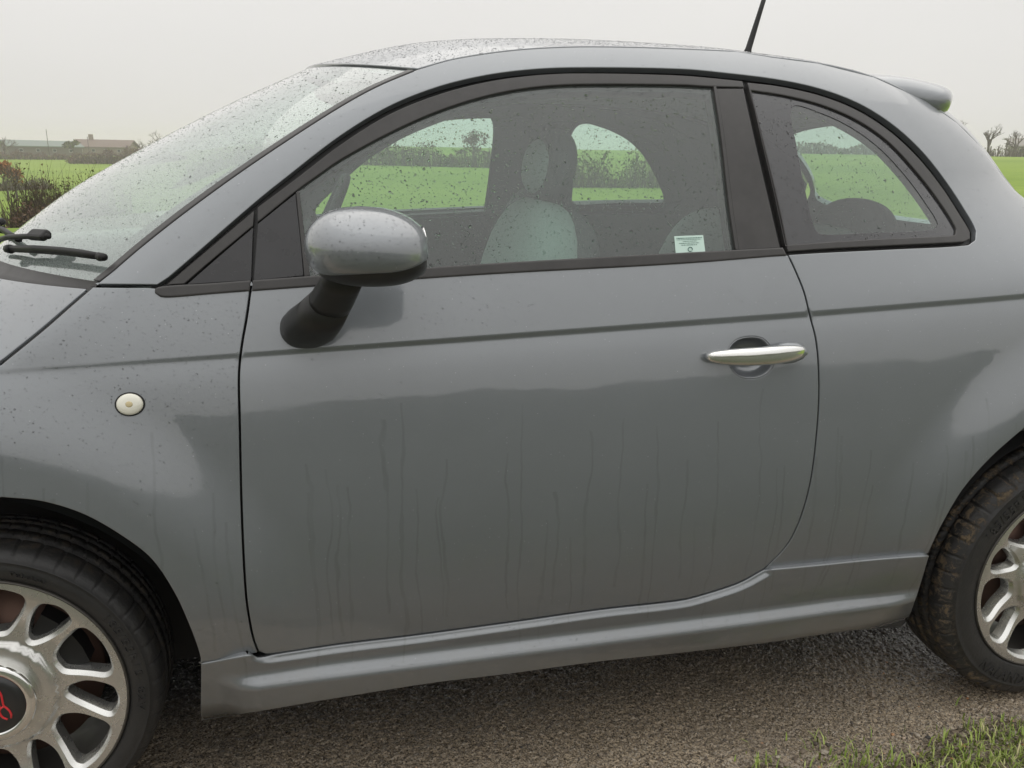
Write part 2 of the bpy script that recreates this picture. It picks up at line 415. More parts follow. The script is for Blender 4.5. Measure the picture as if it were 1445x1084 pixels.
def panel(name, surf, outer, mat_, parent, holes=(), off=0.0, thick=.014, bev=.0015, gap=0.0, res=.02, crease=False, extra=None, mirror=False, reg=None, far_parent=None, uscale=1.0):
    """a sheet-metal or glass panel trimmed out of a surface, with rolled edges of real thickness"""
    outer = clean(np.asarray(outer)); holes = [clean(np.asarray(h)) for h in holes]
    if gap: outer = offset_poly(outer, gap); holes = [offset_poly(h, -gap) for h in holes]
    loops = [outer]+[h[::-1] for h in holes]     # holes turned CW so that "shrink" grows them
    ins = [offset_poly(L, bev) for L in loops]
    lo, hi = outer.min(0), outer.max(0); nx = int((hi[0]-lo[0])/res)+2; nz = int((hi[1]-lo[1])/(res*.866))+2
    gx, gz = np.meshgrid(np.arange(nx)*res, np.arange(nz)*res*.866); gx = gx+(np.arange(nz) % 2)[:, None]*res/2
    Q = np.stack([gx.ravel()+lo[0], gz.ravel()+lo[1]], 1)
    if crease:
        s = Q[:, 1]-ZC(Q[:, 0]); Q = Q[(s < -.036) | (s > .019)]
        xs = np.arange(lo[0], hi[0], .0034)
        for k, ds in enumerate((-.030, -.0245, -.0205, -.0175, -.015, -.0125, -.010, -.0075, -.005, -.0025, .0002, .003, .007, .012)):
            Q = np.vstack([Q, np.stack([xs+(k % 2)*.0017, ZC(xs+(k % 2)*.0017)+ds], 1)])
    if extra is not None:
        ex_ = np.concatenate(extra); kp = np.ones(len(Q), bool)
        for i in range(0, len(Q), 400): kp[i:i+400] = np.linalg.norm(Q[i:i+400, None]-ex_[None], axis=2).min(1) > .005
        Q = np.vstack([Q[kp], ex_])
    ok = inside(ins[0], Q) & ~near_edge(ins[0], Q, res*.35 if not crease else .004)
    for h in ins[1:]: ok &= ~inside(h, Q) & ~near_edge(h, Q, res*.3)
    Q = Q[ok]
    pts = [Vector(p) for L in ins for p in L]+[Vector(p) for p in Q]; edges = []; st = 0
    for L in ins:
        n = len(L); edges += [(st+i, st+(i+1) % n) for i in range(n)]; st += n
    r = delaunay_2d_cdt(pts, edges, [], 0, 1e-6)
    UV = np.array([v[:] for v in r[0]]); F = [list(f) for f in r[2]]
    if F:
        cen = np.array([UV[f].mean(0) for f in F]); k = inside(ins[0], cen)
        for h in ins[1:]: k &= ~inside(h, cen)
        F = [f if area(UV[f]) > 0 else f[::-1] for f, q in zip(F, k) if q]
    P, N = surf.eval(UV); P = P-N*off
    V = [P]; NN = [N]; FF = [list(f) for f in F]; base = len(P); st = 0
    # which way is outward: test orientation of one face
    if FF:
        f = max(FF[:200], key=lambda q: abs(area(UV[q]))); nn = np.cross(P[f[1]]-P[f[0]], P[f[2]]-P[f[0]])
        flip = nn@N[f[0]] < 0
    else: flip = False
    if flip: FF = [f[::-1] for f in FF]
    for L, I in zip(loops, ins):
        n = len(L); p0, n0 = surf.eval(I); p0 = p0-n0*off
        p1, n1 = surf.eval(L); out = (p1-n1*off)-p0; out /= np.linalg.norm(out, axis=1)[:, None]+1e-9
        p1 = p1-n1*off
        ring = [p0, p1-n1*bev*.35, p1-n1*bev*1.3, p1-n1*thick]
        rn = [n0, n1*.75+out*.6, n1*.15+out, out]
        for a, b in zip(ring, rn): V.append(a); NN.append(b/np.linalg.norm(b, axis=1)[:, None])
        for k in range(3):
            for i in range(n):
                j = (i+1) % n; q = [base+k*n+i, base+(k+1)*n+i, base+(k+1)*n+j, base+k*n+j]
                FF.append(q if not flip else q[::-1])
        base += 4*n
    o = mesh(name, np.concatenate(V), FF, mat_, parent, True, np.concatenate(NN))
    REG[reg or name] = (surf, ins, off, o)
    if mirror:
        REG[(reg or name)+'_far'] = far_copy(o, far_parent or parent)
    return o
class Loft:
    """a sheet between the near edge curve, its mirror image and a centre-line curve"""
    def __init__(s, A, C, ex=2.05, wid=.6, length=1.0, zlift=0.0):
        s.A = np.asarray(A, float); s.C = np.asarray(C, float); s.ex = ex; s.wid = wid; s.len = length; s.lift = zlift
        s.ka = np.r_[0, np.cumsum(np.linalg.norm(np.diff(s.A, axis=0), axis=1))]; s.ka /= s.ka[-1]
        s.kc = np.linspace(0, 1, len(s.C))
        s.ma = np.gradient(s.A, s.ka, axis=0); s.mc = np.gradient(s.C, s.kc, axis=0); s.bv = None
    @staticmethod
    def her(t, k, P, m):
        i = np.clip(np.searchsorted(k, t)-1, 0, len(k)-2); h = (k[i+1]-k[i])[:, None]; u = ((t-k[i])/(k[i+1]-k[i]))[:, None]
        return (2*u**3-3*u**2+1)*P[i]+(u**3-2*u**2+u)*h*m[i]+(-2*u**3+3*u**2)*P[i+1]+(u**3-u**2)*h*m[i+1]
    def pos(s, uv):
        q = uv[:, 0]/s.wid; t = uv[:, 1]/s.len
        a = s.her(t, s.ka, s.A, s.ma); c = s.her(t, s.kc, s.C, s.mc); w = (q*q+1e-9)**(s.ex/2)
        return np.stack([c[:, 0]+(a[:, 0]-c[:, 0])*w, -a[:, 1]*q, c[:, 2]+(a[:, 2]-c[:, 2])*w+s.lift], 1)
    def eval(s, uv):
        uv = np.asarray(uv, float); h = 1e-3; P = s.pos(uv)
        du = s.pos(uv+[h, 0])-s.pos(uv-[h, 0]); dv = s.pos(uv+[0, h])-s.pos(uv-[0, h]); N = np.cross(du, dv)
        N /= np.linalg.norm(N, axis=1)[:, None]+1e-12
        sgn = np.sign((N*np.array([-.25, 0, 1.0])).sum(1)) if not getattr(s, 'rear', False) else np.sign((N*np.array([1.0, 0, .4])).sum(1))
        return P, N*sgn[:, None]
    def hit(s, px, py, off=0.0):
        if s.bv is None:
            n, m = 81, 81; g = np.array([(-s.wid+2*s.wid*i/(n-1), s.len*j/(m-1)) for j in range(m) for i in range(n)])
            P = s.pos(g); F = [(j*n+i, j*n+i+1, (j+1)*n+i+1, (j+1)*n+i) for j in range(m-1) for i in range(n-1)]
            s.bv = BVHTree.FromPolygons([Vector(p) for p in P], F); s.g = g; s.P = P; s.F = F
        d = Vector(pray(px, py)).normalized()
        r = s.bv.ray_cast(Vector(CAM), d)
        if r[0] is None: r = s.bv.find_nearest(Vector(CAM)+d*((Vector(s.P.mean(0))-Vector(CAM)).dot(d)))
        p = np.array(r[0]); f = s.F[r[2]]; uv = s.g[list(f)].mean(0)
        for _ in range(12):
            h = 1e-4; b = s.pos(uv[None])[0]; J = np.stack([(s.pos(uv[None]+[h, 0])[0]-b)/h, (s.pos(uv[None]+[0, h])[0]-b)/h], 1)
            uv = uv+np.linalg.lstsq(J, p-b, rcond=None)[0]
        return tuple(uv)

# ------------------------------------------------------------------ setting: ground
LEFT_H = table([0, 15, 30, 60, 100, 150, 200, 260, 400, 1000], [0, -.1, -1.4, -2.4, -3.2, -2.4, -1.2, -.5, -6, -20])
RIGHT_H = table([0, 20, 60, 150, 400, 1000], [0, .05, .35, 2.2, 3.4, 3.4])
def ground_h(x, y):
    x = np.asarray(x, float); y = np.asarray(y, float)
    dx, dy = x-CAM[0], y-CAM[1]; d = np.hypot(dx, dy); az = np.degrees(np.arctan2(dx, dy))
    k = smst((-3-az)/8.0)*smst((az+75)/20.0)
    return LEFT_H(d)*k+RIGHT_H(d)*(1-k)
def make_ground():
    rad = np.r_[0.3, np.geomspace(.6, 950, 120)]; na = 240; V = [(CAM[0], CAM[1], 0)]; F = []
    for r in rad:
        a = np.arange(na)*2*np.pi/na; x = CAM[0]+r*np.sin(a); y = CAM[1]+r*np.cos(a); z = ground_h(x, y)-.10*smst((6-r)/3)
        V += list(zip(x, y, z))
    for k in range(na): F.append((0, 1+(k+1) % na, 1+k))
    for i in range(len(rad)-1):
        for k in range(na):
            a = 1+i*na+k; b = 1+i*na+(k+1) % na; F.append((a, b, b+na, a+na))
    m = mat('grass_field', (.2, .3, .04), .9, spec=.2); t = NT(m); co = t.coords()
    big = t.noise(co, .06, 4); mid = t.noise(t.coords(scale=(1, 3.5, 1)), .9, 6, .65); fin = t.noise(co, 14, 5, .7)
    c = t.mix(t.ramp(big, [(.35, 0), (.65, 1)]), (.185, .285, .032), (.265, .365, .050))
    c = t.mix(t.math('MULTIPLY', t.ramp(mid, [(.42, 0), (.70, 1)]), .6), c, (.135, .215, .032))
    c = t.mix(t.math('MULTIPLY', t.ramp(fin, [(.5, 0), (.72, 1)]), .5), c, (.12, .20, .03))
    t.l(c, t.b.inputs['Base Color']); t.l(t.bump(fin, .8, .05), t.b.inputs['Normal'])
    mesh('field', V, F, m, kind='structure')
make_ground()

def road_z(x): x = np.clip(np.asarray(x, float), -1.5, 3.5); return .018-.0155*x+.022*smst((.7-x)/.9)   # the lane falls gently towards the car's tail
def edge_y(x):                                  # ragged near edge of the lane
    x = np.asarray(x, float)
    return -.93-.05*np.sin(x*1.7+.6)-.03*np.sin(x*4.3)-.02*np.sin(x*11.0+1)-.42*smst((1.25-x)/1.1)
def make_road():
    xs = np.r_[np.linspace(-120, -4, 60), np.arange(-3.9, 5, .04), np.linspace(5.1, 120, 60)]
    ts = np.r_[0, .02, .06, .14, .3, .6, .9, 1.3, 1.8, 2.4, 3.0, 3.6]
    V = []; F = []; n = len(ts)
    for x in xs:
        e = float(edge_y(x))
        for t_ in ts:
            y = e+t_; V.append((x, y, float(road_z(x))-.012*(1-smst(t_/.15))))
    for i in range(len(xs)-1):
        for j in range(n-1): F.append((i*n+j, (i+1)*n+j, (i+1)*n+j+1, i*n+j+1))
    m = mat('wet_tarmac', (.05, .047, .043), .35, spec=.5); t = NT(m); co = t.coords()
    sp = t.n('ShaderNodeSeparateXYZ'); t.l(co, sp.inputs[0])
    v = t.n('ShaderNodeTexVoronoi'); v.inputs['Scale'].default_value = 115; v.inputs['Randomness'].default_value = 1; t.l(co, v.inputs['Vector'])
    v2 = t.n('ShaderNodeTexVoronoi'); v2.inputs['Scale'].default_value = 330; t.l(co, v2.inputs['Vector'])
    sc = t.n('ShaderNodeSeparateColor'); t.l(v.outputs['Color'], sc.inputs[0])
    sc2 = t.n('ShaderNodeSeparateColor'); t.l(v2.outputs['Color'], sc2.inputs[0])
    # muddy outwash towards the verge
    xfac = t.math('MULTIPLY_ADD', t.math('MINIMUM', sp.outputs['X'], 1.3), .32, 0.0)
    yy = t.math('SUBTRACT', sp.outputs['Y'], t.math('MULTIPLY', t.math('SUBTRACT', 1.3, t.math('MINIMUM', sp.outputs['X'], 1.3)), -.06))
    yy = t.math('ADD', yy, t.math('MULTIPLY_ADD', t.noise(co, 3.2, 6, .6), .6, -.30))
    mud = t.ramp(t.math('MULTIPLY_ADD', yy, -1.0, 0.0), [(.30, 0), (.60, .7), (.86, 1)])
    stone = t.mix(sc.outputs[0], (.010, .010, .010), (.085, .08, .075))  # chipping colour set darker to carry the contact shadow under the sill
    warm = t.mix(sc2.outputs[0], (.055, .042, .028), (.66, .53, .37))
    c = t.mix(t.math('MULTIPLY', mud, .72), stone, warm)
    pale = t.math('MULTIPLY', t.ramp(sc2.outputs[1], [(.90, 0), (.93, 1)]), t.math('MULTIPLY_ADD', mud, .8, .15))
    c = t.mix(pale, c, (.42, .37, .30))
    silt = t.math('MULTIPLY', t.ramp(t.noise(co, 1.7, 7, .65), [(.5, 0), (.62, 1)]), t.ramp(t.math('MULTIPLY', sp.outputs['Y'], -1.0), [(.70, 0), (.92, 1)]))
    c = t.mix(t.math('MULTIPLY', silt, .7), c, (.24, .20, .155))
    t.l(c, t.b.inputs['Base Color'])
    t.l(t.math('ADD', t.math('MULTIPLY_ADD', mud, .14, .07), t.math('MULTIPLY', sc2.outputs[2], .12)), t.b.inputs['Roughness'])
    h = t.math('ADD', t.math('MULTIPLY', t.ramp(v.outputs['Distance'], [(.0, 1), (.6, 0)]), 1.0), t.math('MULTIPLY', v2.outputs['Distance'], -.4))
    h = t.math('ADD', h, t.math('MULTIPLY', t.noise(co, 60, 3), .6))
    t.l(t.bump(h, .8, .003), t.b.inputs['Normal'])
    mesh('road', V, F, m, kind='structure')
    # the stretch beside the car as real chippings
    st = .0042; xs = np.arange(-.12, 2.72, st); ys = np.arange(-1.30, .30, st); X, Y = np.meshgrid(xs, ys)
    cell = .0088; gi = np.floor(X/cell).astype(int); gj = np.floor(Y/cell).astype(int)
    rnd = np.random.default_rng(3).random((420, 260, 3)); best = np.full(X.shape, 9.0); hh = np.zeros(X.shape)
    for a in (-1, 0, 1):
        for b_ in (-1, 0, 1):
            ii, jj = gi+a, gj+b_; q = rnd[(ii+40) % 420, (jj+170) % 260]
            d = np.hypot((ii+q[..., 0])*cell-X, (jj+q[..., 1])*cell-Y)/cell; k = d < best; best = np.where(k, d, best); hh = np.where(k, q[..., 2], hh)
    h = (.35+.65*hh)*np.sqrt(np.clip(1-(best/.72)**2, 0, 1))
    e = edge_y(xs)[None]; t_ = Y-e
    Z = road_z(X)+.0022+.0050*h-.016*(1-smst((t_-.01)/.09))-.010*(1-smst((Y+1.30)/.05))
    n, m_ = len(xs), len(ys); V = np.stack([X, Y, Z], -1).reshape(-1, 3)
    idx = np.arange(n*m_).reshape(m_, n); F = np.stack([idx[:-1, :-1], idx[:-1, 1:], idx[1:, 1:], idx[1:, :-1]], -1).reshape(-1, 4)
    me = bpy.data.meshes.new('tarmac'); me.vertices.add(len(V)); me.vertices.foreach_set('co', V.ravel()); me.loops.add(F.size); me.loops.foreach_set('vertex_index', F.ravel().astype(np.int32))
    me.polygons.add(len(F)); me.polygons.foreach_set('loop_start', np.arange(len(F), dtype=np.int32)*4); me.polygons.foreach_set('loop_total', np.full(len(F), 4, np.int32)); me.polygons.foreach_set('use_smooth', [True]*len(F)); me.update(calc_edges=True)
    link('tarmac', me, m, None, kind='structure')
make_road()
def make_verge():
    xs = np.r_[np.arange(-40, -6, .25), np.arange(-6, 8, .04), np.arange(8, 41, .25)]; V = []; F = []; ts = np.r_[-.04, 0, .05, .12, .25, .5, 1.0, 1.8, 3.5, 6.0, 9.0, 10.0, 10.7, 11.3, 12.2, 15]; n = len(ts)
    for x in xs:
        e = float(edge_y(x))+.10
        for k, t_ in enumerate(ts):
            V.append((x, e-t_, float(road_z(x))-.014+.02*smst(t_/.12)+.085*smst((t_-.9)/2.4)+(1.65+.14*math.sin(x*.9)+.10*math.sin(x*2.3+1)+.05*math.sin(x*5.1))*smst((t_-9.4)/2.0)*(1-.9*smst((t_-12)/3))+(.012*(random.random()-.5) if 1 < k < 6 else 0)))
    for i in range(len(xs)-1):
        for j in range(n-1): F.append((i*n+j, i*n+j+1, (i+1)*n+j+1, (i+1)*n+j))
    m = mat('muddy_verge', (.09, .07, .05), .55); t = NT(m); co = t.coords()
    v = t.n('ShaderNodeTexVoronoi'); v.inputs['Scale'].default_value = 120; t.l(co, v.inputs['Vector'])
    sc = t.n('ShaderNodeSeparateColor'); t.l(v.outputs['Color'], sc.inputs[0])
    c = t.mix(sc.outputs[0], (.12, .095, .068), (.40, .32, .23))
    c = t.mix(t.ramp(sc.outputs[1], [(.88, 0), (.9, 1)]), c, (.42, .37, .30))
    c = t.mix(t.math('MULTIPLY', t.ramp(t.noise(co, 5, 6), [(.55, 0), (.7, 1)]), .35), c, (.07, .085, .02))
    sp = t.n('ShaderNodeSeparateXYZ'); t.l(co, sp.inputs[0])
    past = t.mix(t.ramp(t.noise(co, 2.2, 6, .65), [(.35, 0), (.7, 1)]), (.085, .10, .058), (.125, .135, .085))
    c = t.mix(t.ramp(t.math('MULTIPLY_ADD', sp.outputs['Y'], -.5, -.55), [(.0, 0), (.45, 1)]), c, past)
    t.l(c, t.b.inputs['Base Color'])
    h = t.math('ADD', v.outputs['Distance'], t.noise(co, 30, 6, .7)); t.l(t.bump(h, 1.0, .015), t.b.inputs['Normal'])
    mesh('verge', V, F, m, kind='structure')
make_verge()
def scatter_stones():
    ico = np.array([(0, 0, 1), (.9, 0, .4), (.28, .85, .4), (-.72, .53, .4), (-.72, -.53, .4), (.28, -.85, .4), (.9, 0, -.2), (.28, .85, -.2), (-.72, .53, -.2), (-.72, -.53, -.2), (.28, -.85, -.2)])
    fc = [(0, 1+k, 1+(k+1) % 5) for k in range(5)]+[(1+k, 6+k, 6+(k+1) % 5, 1+(k+1) % 5) for k in range(5)]
    mb = MB()
    for i in range(5200):
        x = random.uniform(-.1, 2.7); e = float(edge_y(x)); y = e+abs(random.gauss(0, .16))-.12
        r = min(.011, max(.0012, random.lognormvariate(math.log(.0024), .5)))
        a = random.uniform(0, 6.28); ca, sa = math.cos(a), math.sin(a); s = np.array([1, random.uniform(.6, 1), random.uniform(.4, .8)])*r
        V = ico*s*(1+.25*RNG.standard_normal((11, 1))*.6); V = np.stack([V[:, 0]*ca-V[:, 1]*sa, V[:, 0]*sa+V[:, 1]*ca, V[:, 2]], 1)
        mb.add(V+[x, y, float(road_z(x))+.004+r*.2], fc)
    m = mat('grit', (.3, .26, .2), .5); t = NT(m); g = t.n('ShaderNodeNewGeometry')
    c = t.ramp(g.outputs['Random Per Island'], [(0, (.05, .045, .04)), (.45, (.16, .12, .085)), (.75, (.30, .25, .19)), (.93, (.50, .44, .36)), (1, (.45, .22, .09))])
    t.l(c, t.b.inputs['Base Color'])
    mb.build('gravel', m, None, False, kind='stuff', label='loose wet grit and small stones along the edge of the lane', category='gravel')
scatter_stones()
def grass():
    mb = MB(); blades = []
    tufts = [(1075, 1076, .05, 70), (1190, 1068, .07, 170), (1215, 1064, .05, 90), (1290, 1080, .05, 110), (1345, 1062, .06, 150), (1372, 1058, .05, 120), (1405, 1050, .06, 150), (1430, 1030, .07, 200), (1440, 1060, .07, 200), (1375, 1012, .02, 16), (1320, 1082, .06, 120), (1400, 1080, .08, 220), (1445, 1080, .08, 220)]
    for px, py, r, n in tufts:
        d = pray(px, py); p = CAM+d*(.005-CAM[2])/d[2]; p[1] -= .01
        for _ in range(int(n*.62)): blades.append((p[0]+random.gauss(0, r*.8), p[1]+random.gauss(0, r*.6), random.uniform(.012, .036)))
    for _ in range(5200):
        x = random.uniform(-2.5, 5.5); y = float(edge_y(x))-.5-abs(random.gauss(0, .7)); blades.append((x, y, random.uniform(.03, .08)))
    for x, y, h in blades:
        a = random.uniform(0, 6.28); w = random.uniform(.0010, .0022); lean = random.uniform(.15, 1.1)*h; dx, dy = math.cos(a), math.sin(a)
        V = [(x-dy*w, y+dx*w, -.005), (x+dy*w, y-dx*w, -.005), (x+dx*lean*.35-dy*w*.8, y+dy*lean*.35+dx*w*.8, h*.6), (x+dx*lean*.35+dy*w*.8, y+dy*lean*.35-dx*w*.8, h*.6), (x+dx*lean, y+dy*lean, h*random.uniform(.75, 1.0))]
        mb.add(np.array(V)+[0, 0, float(road_z(x))], [(0, 1, 3, 2), (2, 3, 4)])
    m = mat('grass_blade', (.18, .28, .05), .5); t = NT(m); g = t.n('ShaderNodeNewGeometry')
    c = t.ramp(g.outputs['Random Per Island'], [(0, (.15, .22, .03)), (.5, (.30, .40, .07)), (.8, (.42, .50, .13)), (1, (.55, .50, .26))])
    t.l(c, t.b.inputs['Base Color']); t.b.inputs['Subsurface Weight'].default_value = 0
    mb.build('grass', m, None, True, kind='stuff', label='short tufts of fresh grass growing from the muddy verge', category='grass')
grass()

# ------------------------------------------------------------------ fields' edges: hedges, trees, farm buildings
def ground_at(px, dist):
    a = az_at(px); x = CAM[0]+dist*math.sin(a); y = CAM[1]+dist*math.cos(a); return np.array([x, y, float(ground_h(x, y))])
def veg_mat(name, stops, rough=.8):
    m = mat(name, (.1, .1, .05), rough, spec=.1); t = NT(m); g = t.n('ShaderNodeNewGeometry'); t.l(t.ramp(g.outputs['Random Per Island'], stops), t.b.inputs['Base Color']); return m
TWIG = veg_mat('bare_twigs', [(0, (.055, .042, .032)), (.6, (.10, .078, .058)), (1, (.15, .12, .09))])
BROWN = veg_mat('brown_hedge_leaves', [(0, (.06, .045, .028)), (.4, (.11, .08, .05)), (.75, (.15, .115, .06)), (1, (.13, .14, .05))])
REDTW = veg_mat('russet_thicket', [(0, (.10, .06, .045)), (.6, (.16, .10, .075)), (1, (.20, .15, .10))])
OLIVE = veg_mat('olive_leaves', [(0, (.045, .055, .015)), (.5, (.09, .105, .03)), (1, (.16, .17, .05))])
ORANGE = veg_mat('autumn_leaves', [(0, (.22, .09, .035)), (.5, (.34, .14, .05)), (1, (.42, .22, .09))])
BARK = plastic('bark', (.075, .06, .048), .85, .4, .2)
def twigs(mb, base, h, spread, n, seed_w=.012, up=.7, segs=3):
    """thin triangular shoots rising from a base line or spot"""
    for _ in range(n):
        p = np.array(base(), float); hh = h*random.uniform(.45, 1.0); d = np.array([random.gauss(0, spread), random.gauss(0, spread), up+random.random()*.5]); d /= np.linalg.norm(d)
        w = seed_w*random.uniform(.5, 1.2); a = random.uniform(0, 3.14); s_ = np.array([math.cos(a), math.sin(a), 0])*w
        q = p+d*hh*.55+np.array([random.gauss(0, .03), random.gauss(0, .03), 0])*hh; e = q+(d+np.array([random.gauss(0, .25), random.gauss(0, .25), .1]))*hh*.45
        mb.add([p-s_, p+s_, q-s_*.6, q+s_*.6, e], [(0, 1, 3, 2), (2, 3, 4)])
def leaves(mb, pos, n, size):
    for _ in range(n):
        p = np.array(pos(), float); a = RNG.standard_normal((2, 3)); a /= np.linalg.norm(a, axis=1)[:, None]; s_ = size*random.uniform(.5, 1.3)
        mb.add([p-a[0]*s_, p+a[1]*s_*.6, p+a[0]*s_, p-a[1]*s_*.6], [(0, 1, 2, 3)])
def hedge_row(px0, px1, d0, d1, h, name, label, group=None, leaf=BROWN, nt=700, nl=900, depth=.8, wob=.3, tw=None, lsize=.06, w=.014, gapf=None):
    a = ground_at(px0, d0); b = ground_at(px1, d1); L = np.linalg.norm(b-a); t_ = (b-a)/L; nrm = np.array([-t_[1], t_[0], 0]); mid = (a+b)/2
    root = empty(name, mid, **tagp(label, 'hedge', group))
    hv = lambda u: max(.12, min(1, u*7, (1-u)*7))**.6*h*(1-wob*.5+wob*math.sin(u*7.3+px0)*math.sin(u*17.1+1.3)*1.0+wob*.5*math.sin(u*41))
    def pos0():
        u = random.random(); p = a+(b-a)*u+nrm*random.gauss(0, depth*.4); p[2] = ground_h(p[0], p[1]); return p-mid
    m1 = MB(); 
    for _ in range(nt):
        u = random.random(); p = a+(b-a)*u+nrm*random.gauss(0, depth*.4); p[2] = float(ground_h(p[0], p[1])); pp = p-mid
        twigs(m1, lambda: pp, hv(u)*1.1, .22, 1, w)
    m1.build('shoots', tw or TWIG, root, False)
    m2 = MB()
    def lp():
        u = random.random(); z = abs(random.betavariate(1.6, 1.5)); p = a+(b-a)*u+nrm*random.gauss(0, depth*.45*(1.1-z*.6)); p[2] = float(ground_h(p[0], p[1]))+hv(u)*z; return p-mid
    leaves(m2, lp, nl, lsize); m2.build('foliage', leaf, root, False)
    return root
def bare_tree(px, dist, h, label, group=None, levels=5, leaf=None, nleaf=0, spread=.55, lsize=.25, name='bare_tree', base_z=None, first=.28, fat=1.0):
    b = ground_at(px, dist); 
    if base_z is not None: b[2] = base_z
    root = empty(name, b, **tagp(label, 'tree', group)); mt = MB(); mc = MB(); tips = []
    def grow(p, d, L, r, lv):
        q = p+d*L*.5+np.array([random.gauss(0, .04), random.gauss(0, .04), 0])*L; e = q+(d+np.array([random.gauss(0, .10), random.gauss(0, .10), .05]))*L*.5
        (mt if lv >= levels-1 else mc).tube([p, q, e], [r, r*.85, r*.66], 5 if lv > 2 else 3, False)
        if lv == 0: tips.append(e); return
        for k in range(random.choice((2, 3, 3)) if lv < levels else random.choice((3, 4))):
            dd = d+np.array([random.gauss(0, spread), random.gauss(0, spread), random.gauss(.12, .22)]); dd /= np.linalg.norm(dd)
            st = p+(e-p)*random.uniform(.55, 1.0); grow(st, dd, L*random.uniform(.58, .82), r*.6, lv-1)
    grow(np.zeros(3), np.array([random.gauss(0, .04), random.gauss(0, .04), 1.0]), h*first, h*.022*fat, levels)
    mt.build('trunk', BARK, root)
    mc.build('crown' if not leaf else 'limbs', TWIG, root, False)
    if leaf and tips:
        ml = MB(); leaves(ml, lambda: tips[random.randrange(len(tips))]+RNG.standard_normal(3)*h*.03, nleaf, lsize); ml.build('crown', leaf, root, False)
    return root
# bare thicket at the near field's edge, seen to the left of the windscreen
hedge_row(10, 45, 21.0, 20.5, .8, 'hedge', 'thin low end of the bare hedge at the left edge of the near field', None, BROWN, 160, 120, .6, .5, w=.010)
hedge_row(22, 110, 19.5, 21.5, 1.1, 'hedge', 'dense bare brown hedge across the near field edge, in front of the windscreen', None, BROWN, 1500, 1800, .9, .35, lsize=.035, w=.009)
hedge_row(95, 150, 20.5, 22, 1.35, 'bush', 'taller olive green bush growing out of the brown hedge beside the windscreen', None, OLIVE, 350, 1500, 1.0, .35, lsize=.03)
hedge_row(15, 70, 18.6, 19.6, .45, 'undergrowth', 'low russet bracken along the foot of the brown hedge', None, REDTW, 300, 700, .5, .3, lsize=.04)
bare_tree(47, 21, 1.7, 'slender bare sapling standing up out of the brown hedge', None, 4, name='sapling')
bare_tree(15, 70, 4.0, 'small dark leafless tree below the orange one, in the mid field hedge', None, 4)
bare_tree(2, 72, 4.2, 'orange leaved autumn tree at the far left edge', None, 4, ORANGE, 900, .5, .20, name='autumn_tree')
hedge_row(-15, 62, 98, 102, 1.5, 'hedge', 'thin dark hedge dividing the two green fields at far left', None, BROWN, 500, 700, 1.2, .4, lsize=.13, w=.04)
# hill top: thickets, barn, house and trees
hedge_row(-20, 100, 190, 192, 1.5, 'thicket', 'greyish brown thicket running below the long barn', 'thickets on the hill', REDTW, 900, 1600, 3, .35, lsize=.2, w=.05)
hedge_row(95, 260, 175, 178, 2.9, 'thicket', 'russet brown thicket in front of the hilltop house', 'thickets on the hill', REDTW, 1700, 3000, 4, .3, lsize=.22, w=.06)
bare_tree(6, 205, 6.5, 'broad bare tree on the left end of the long barn', 'trees on the hill', 5, spread=.7)
bare_tree(106, 210, 5.6, 'ivy green tree between the barn and the house on the hill', 'trees on the hill', 4, OLIVE, 500, .5, .38, name='ivy_tree')
bare_tree(200, 200, 5.8, 'rounded bare tree on the skyline right of the house', 'trees on the hill', 5, spread=.7)
bare_tree(224, 215, 8.0, 'bare tree just showing over the windscreen edge', 'trees on the hill', 5, spread=.7)
def building(px, dist, wid, dep, eave, ridge, label, wallc, roofc, name, rot=0.0, wins=5, door=True):
    b = ground_at(px, dist); root = empty(name, b, **tagp(label, 'farm building')); d = pray(px, 217); a = math.atan2(d[0], d[1]); root.rotation_euler = (0, 0, -a+rot)
    wm = plastic(name+'_wall', wallc, .9, .3, .1); rm = plastic(name+'_roof', roofc, .7, .3, .2)
    w2, d2 = wid/2, dep/2
    V = [(-w2, -d2, -1), (w2, -d2, -1), (w2, d2, -1), (-w2, d2, -1), (-w2, -d2, eave), (w2, -d2, eave), (w2, d2, eave), (-w2, d2, eave), (-w2, 0, ridge), (w2, 0, ridge)]
    MB().add(V, [(0, 1, 5, 4), (1, 2, 6, 9, 5), (2, 3, 7, 6), (3, 0, 4, 8, 7)]).build('wall', wm, root, False)
    o = .5; th_ = .18; k = (ridge-eave)/d2
    for s_ in (-1, 1):
        V = [(-w2-o, s_*(d2+o), eave-k*o), (w2+o, s_*(d2+o), eave-k*o), (w2+o, 0, ridge), (-w2-o, 0, ridge)]; V = V+[(x, y, z+th_) for x, y, z in V]
        MB().add(V, [(0, 1, 2, 3), (4, 5, 6, 7), (0, 1, 5, 4), (1, 2, 6, 5), (0, 3, 7, 4)]).build('roof', rm, root, False)
    wn_ = mat(name+'_glass', (.03, .035, .04), .15)
    for i in range(wins):
        x = -w2+wid*(i+.7)/(wins+.4); f = MB().box((x, -d2-.04, eave*.55), (.8, .08, .7)).build('window', mat(name+'_frame', (.5, .5, .48), .6) if i == 0 else bpy.data.materials[name+'_frame'], root, False)
        MB().box((x, -d2-.09, eave*.55), (.66, .04, .56)).build('pane', wn_, f, False)
    return root
building(59, 222, 15.0, 8, 2.0, 3.1, 'long low barn with a grey green roof on the hill at left', (.14, .12, .10), (.20, .235, .215), 'barn', .25, 4)
hb = building(150, 235, 13, 9, 1.9, 3.5, 'brown roofed house half hidden behind the russet thicket', (.24, .19, .16), (.17, .125, .105), 'farmhouse', -.3, 4)
MB().box((-3.2, 0, 4.2), (.9, .8, 1.4)).build('chimney', bpy.data.materials['farmhouse_wall'], hb, False)
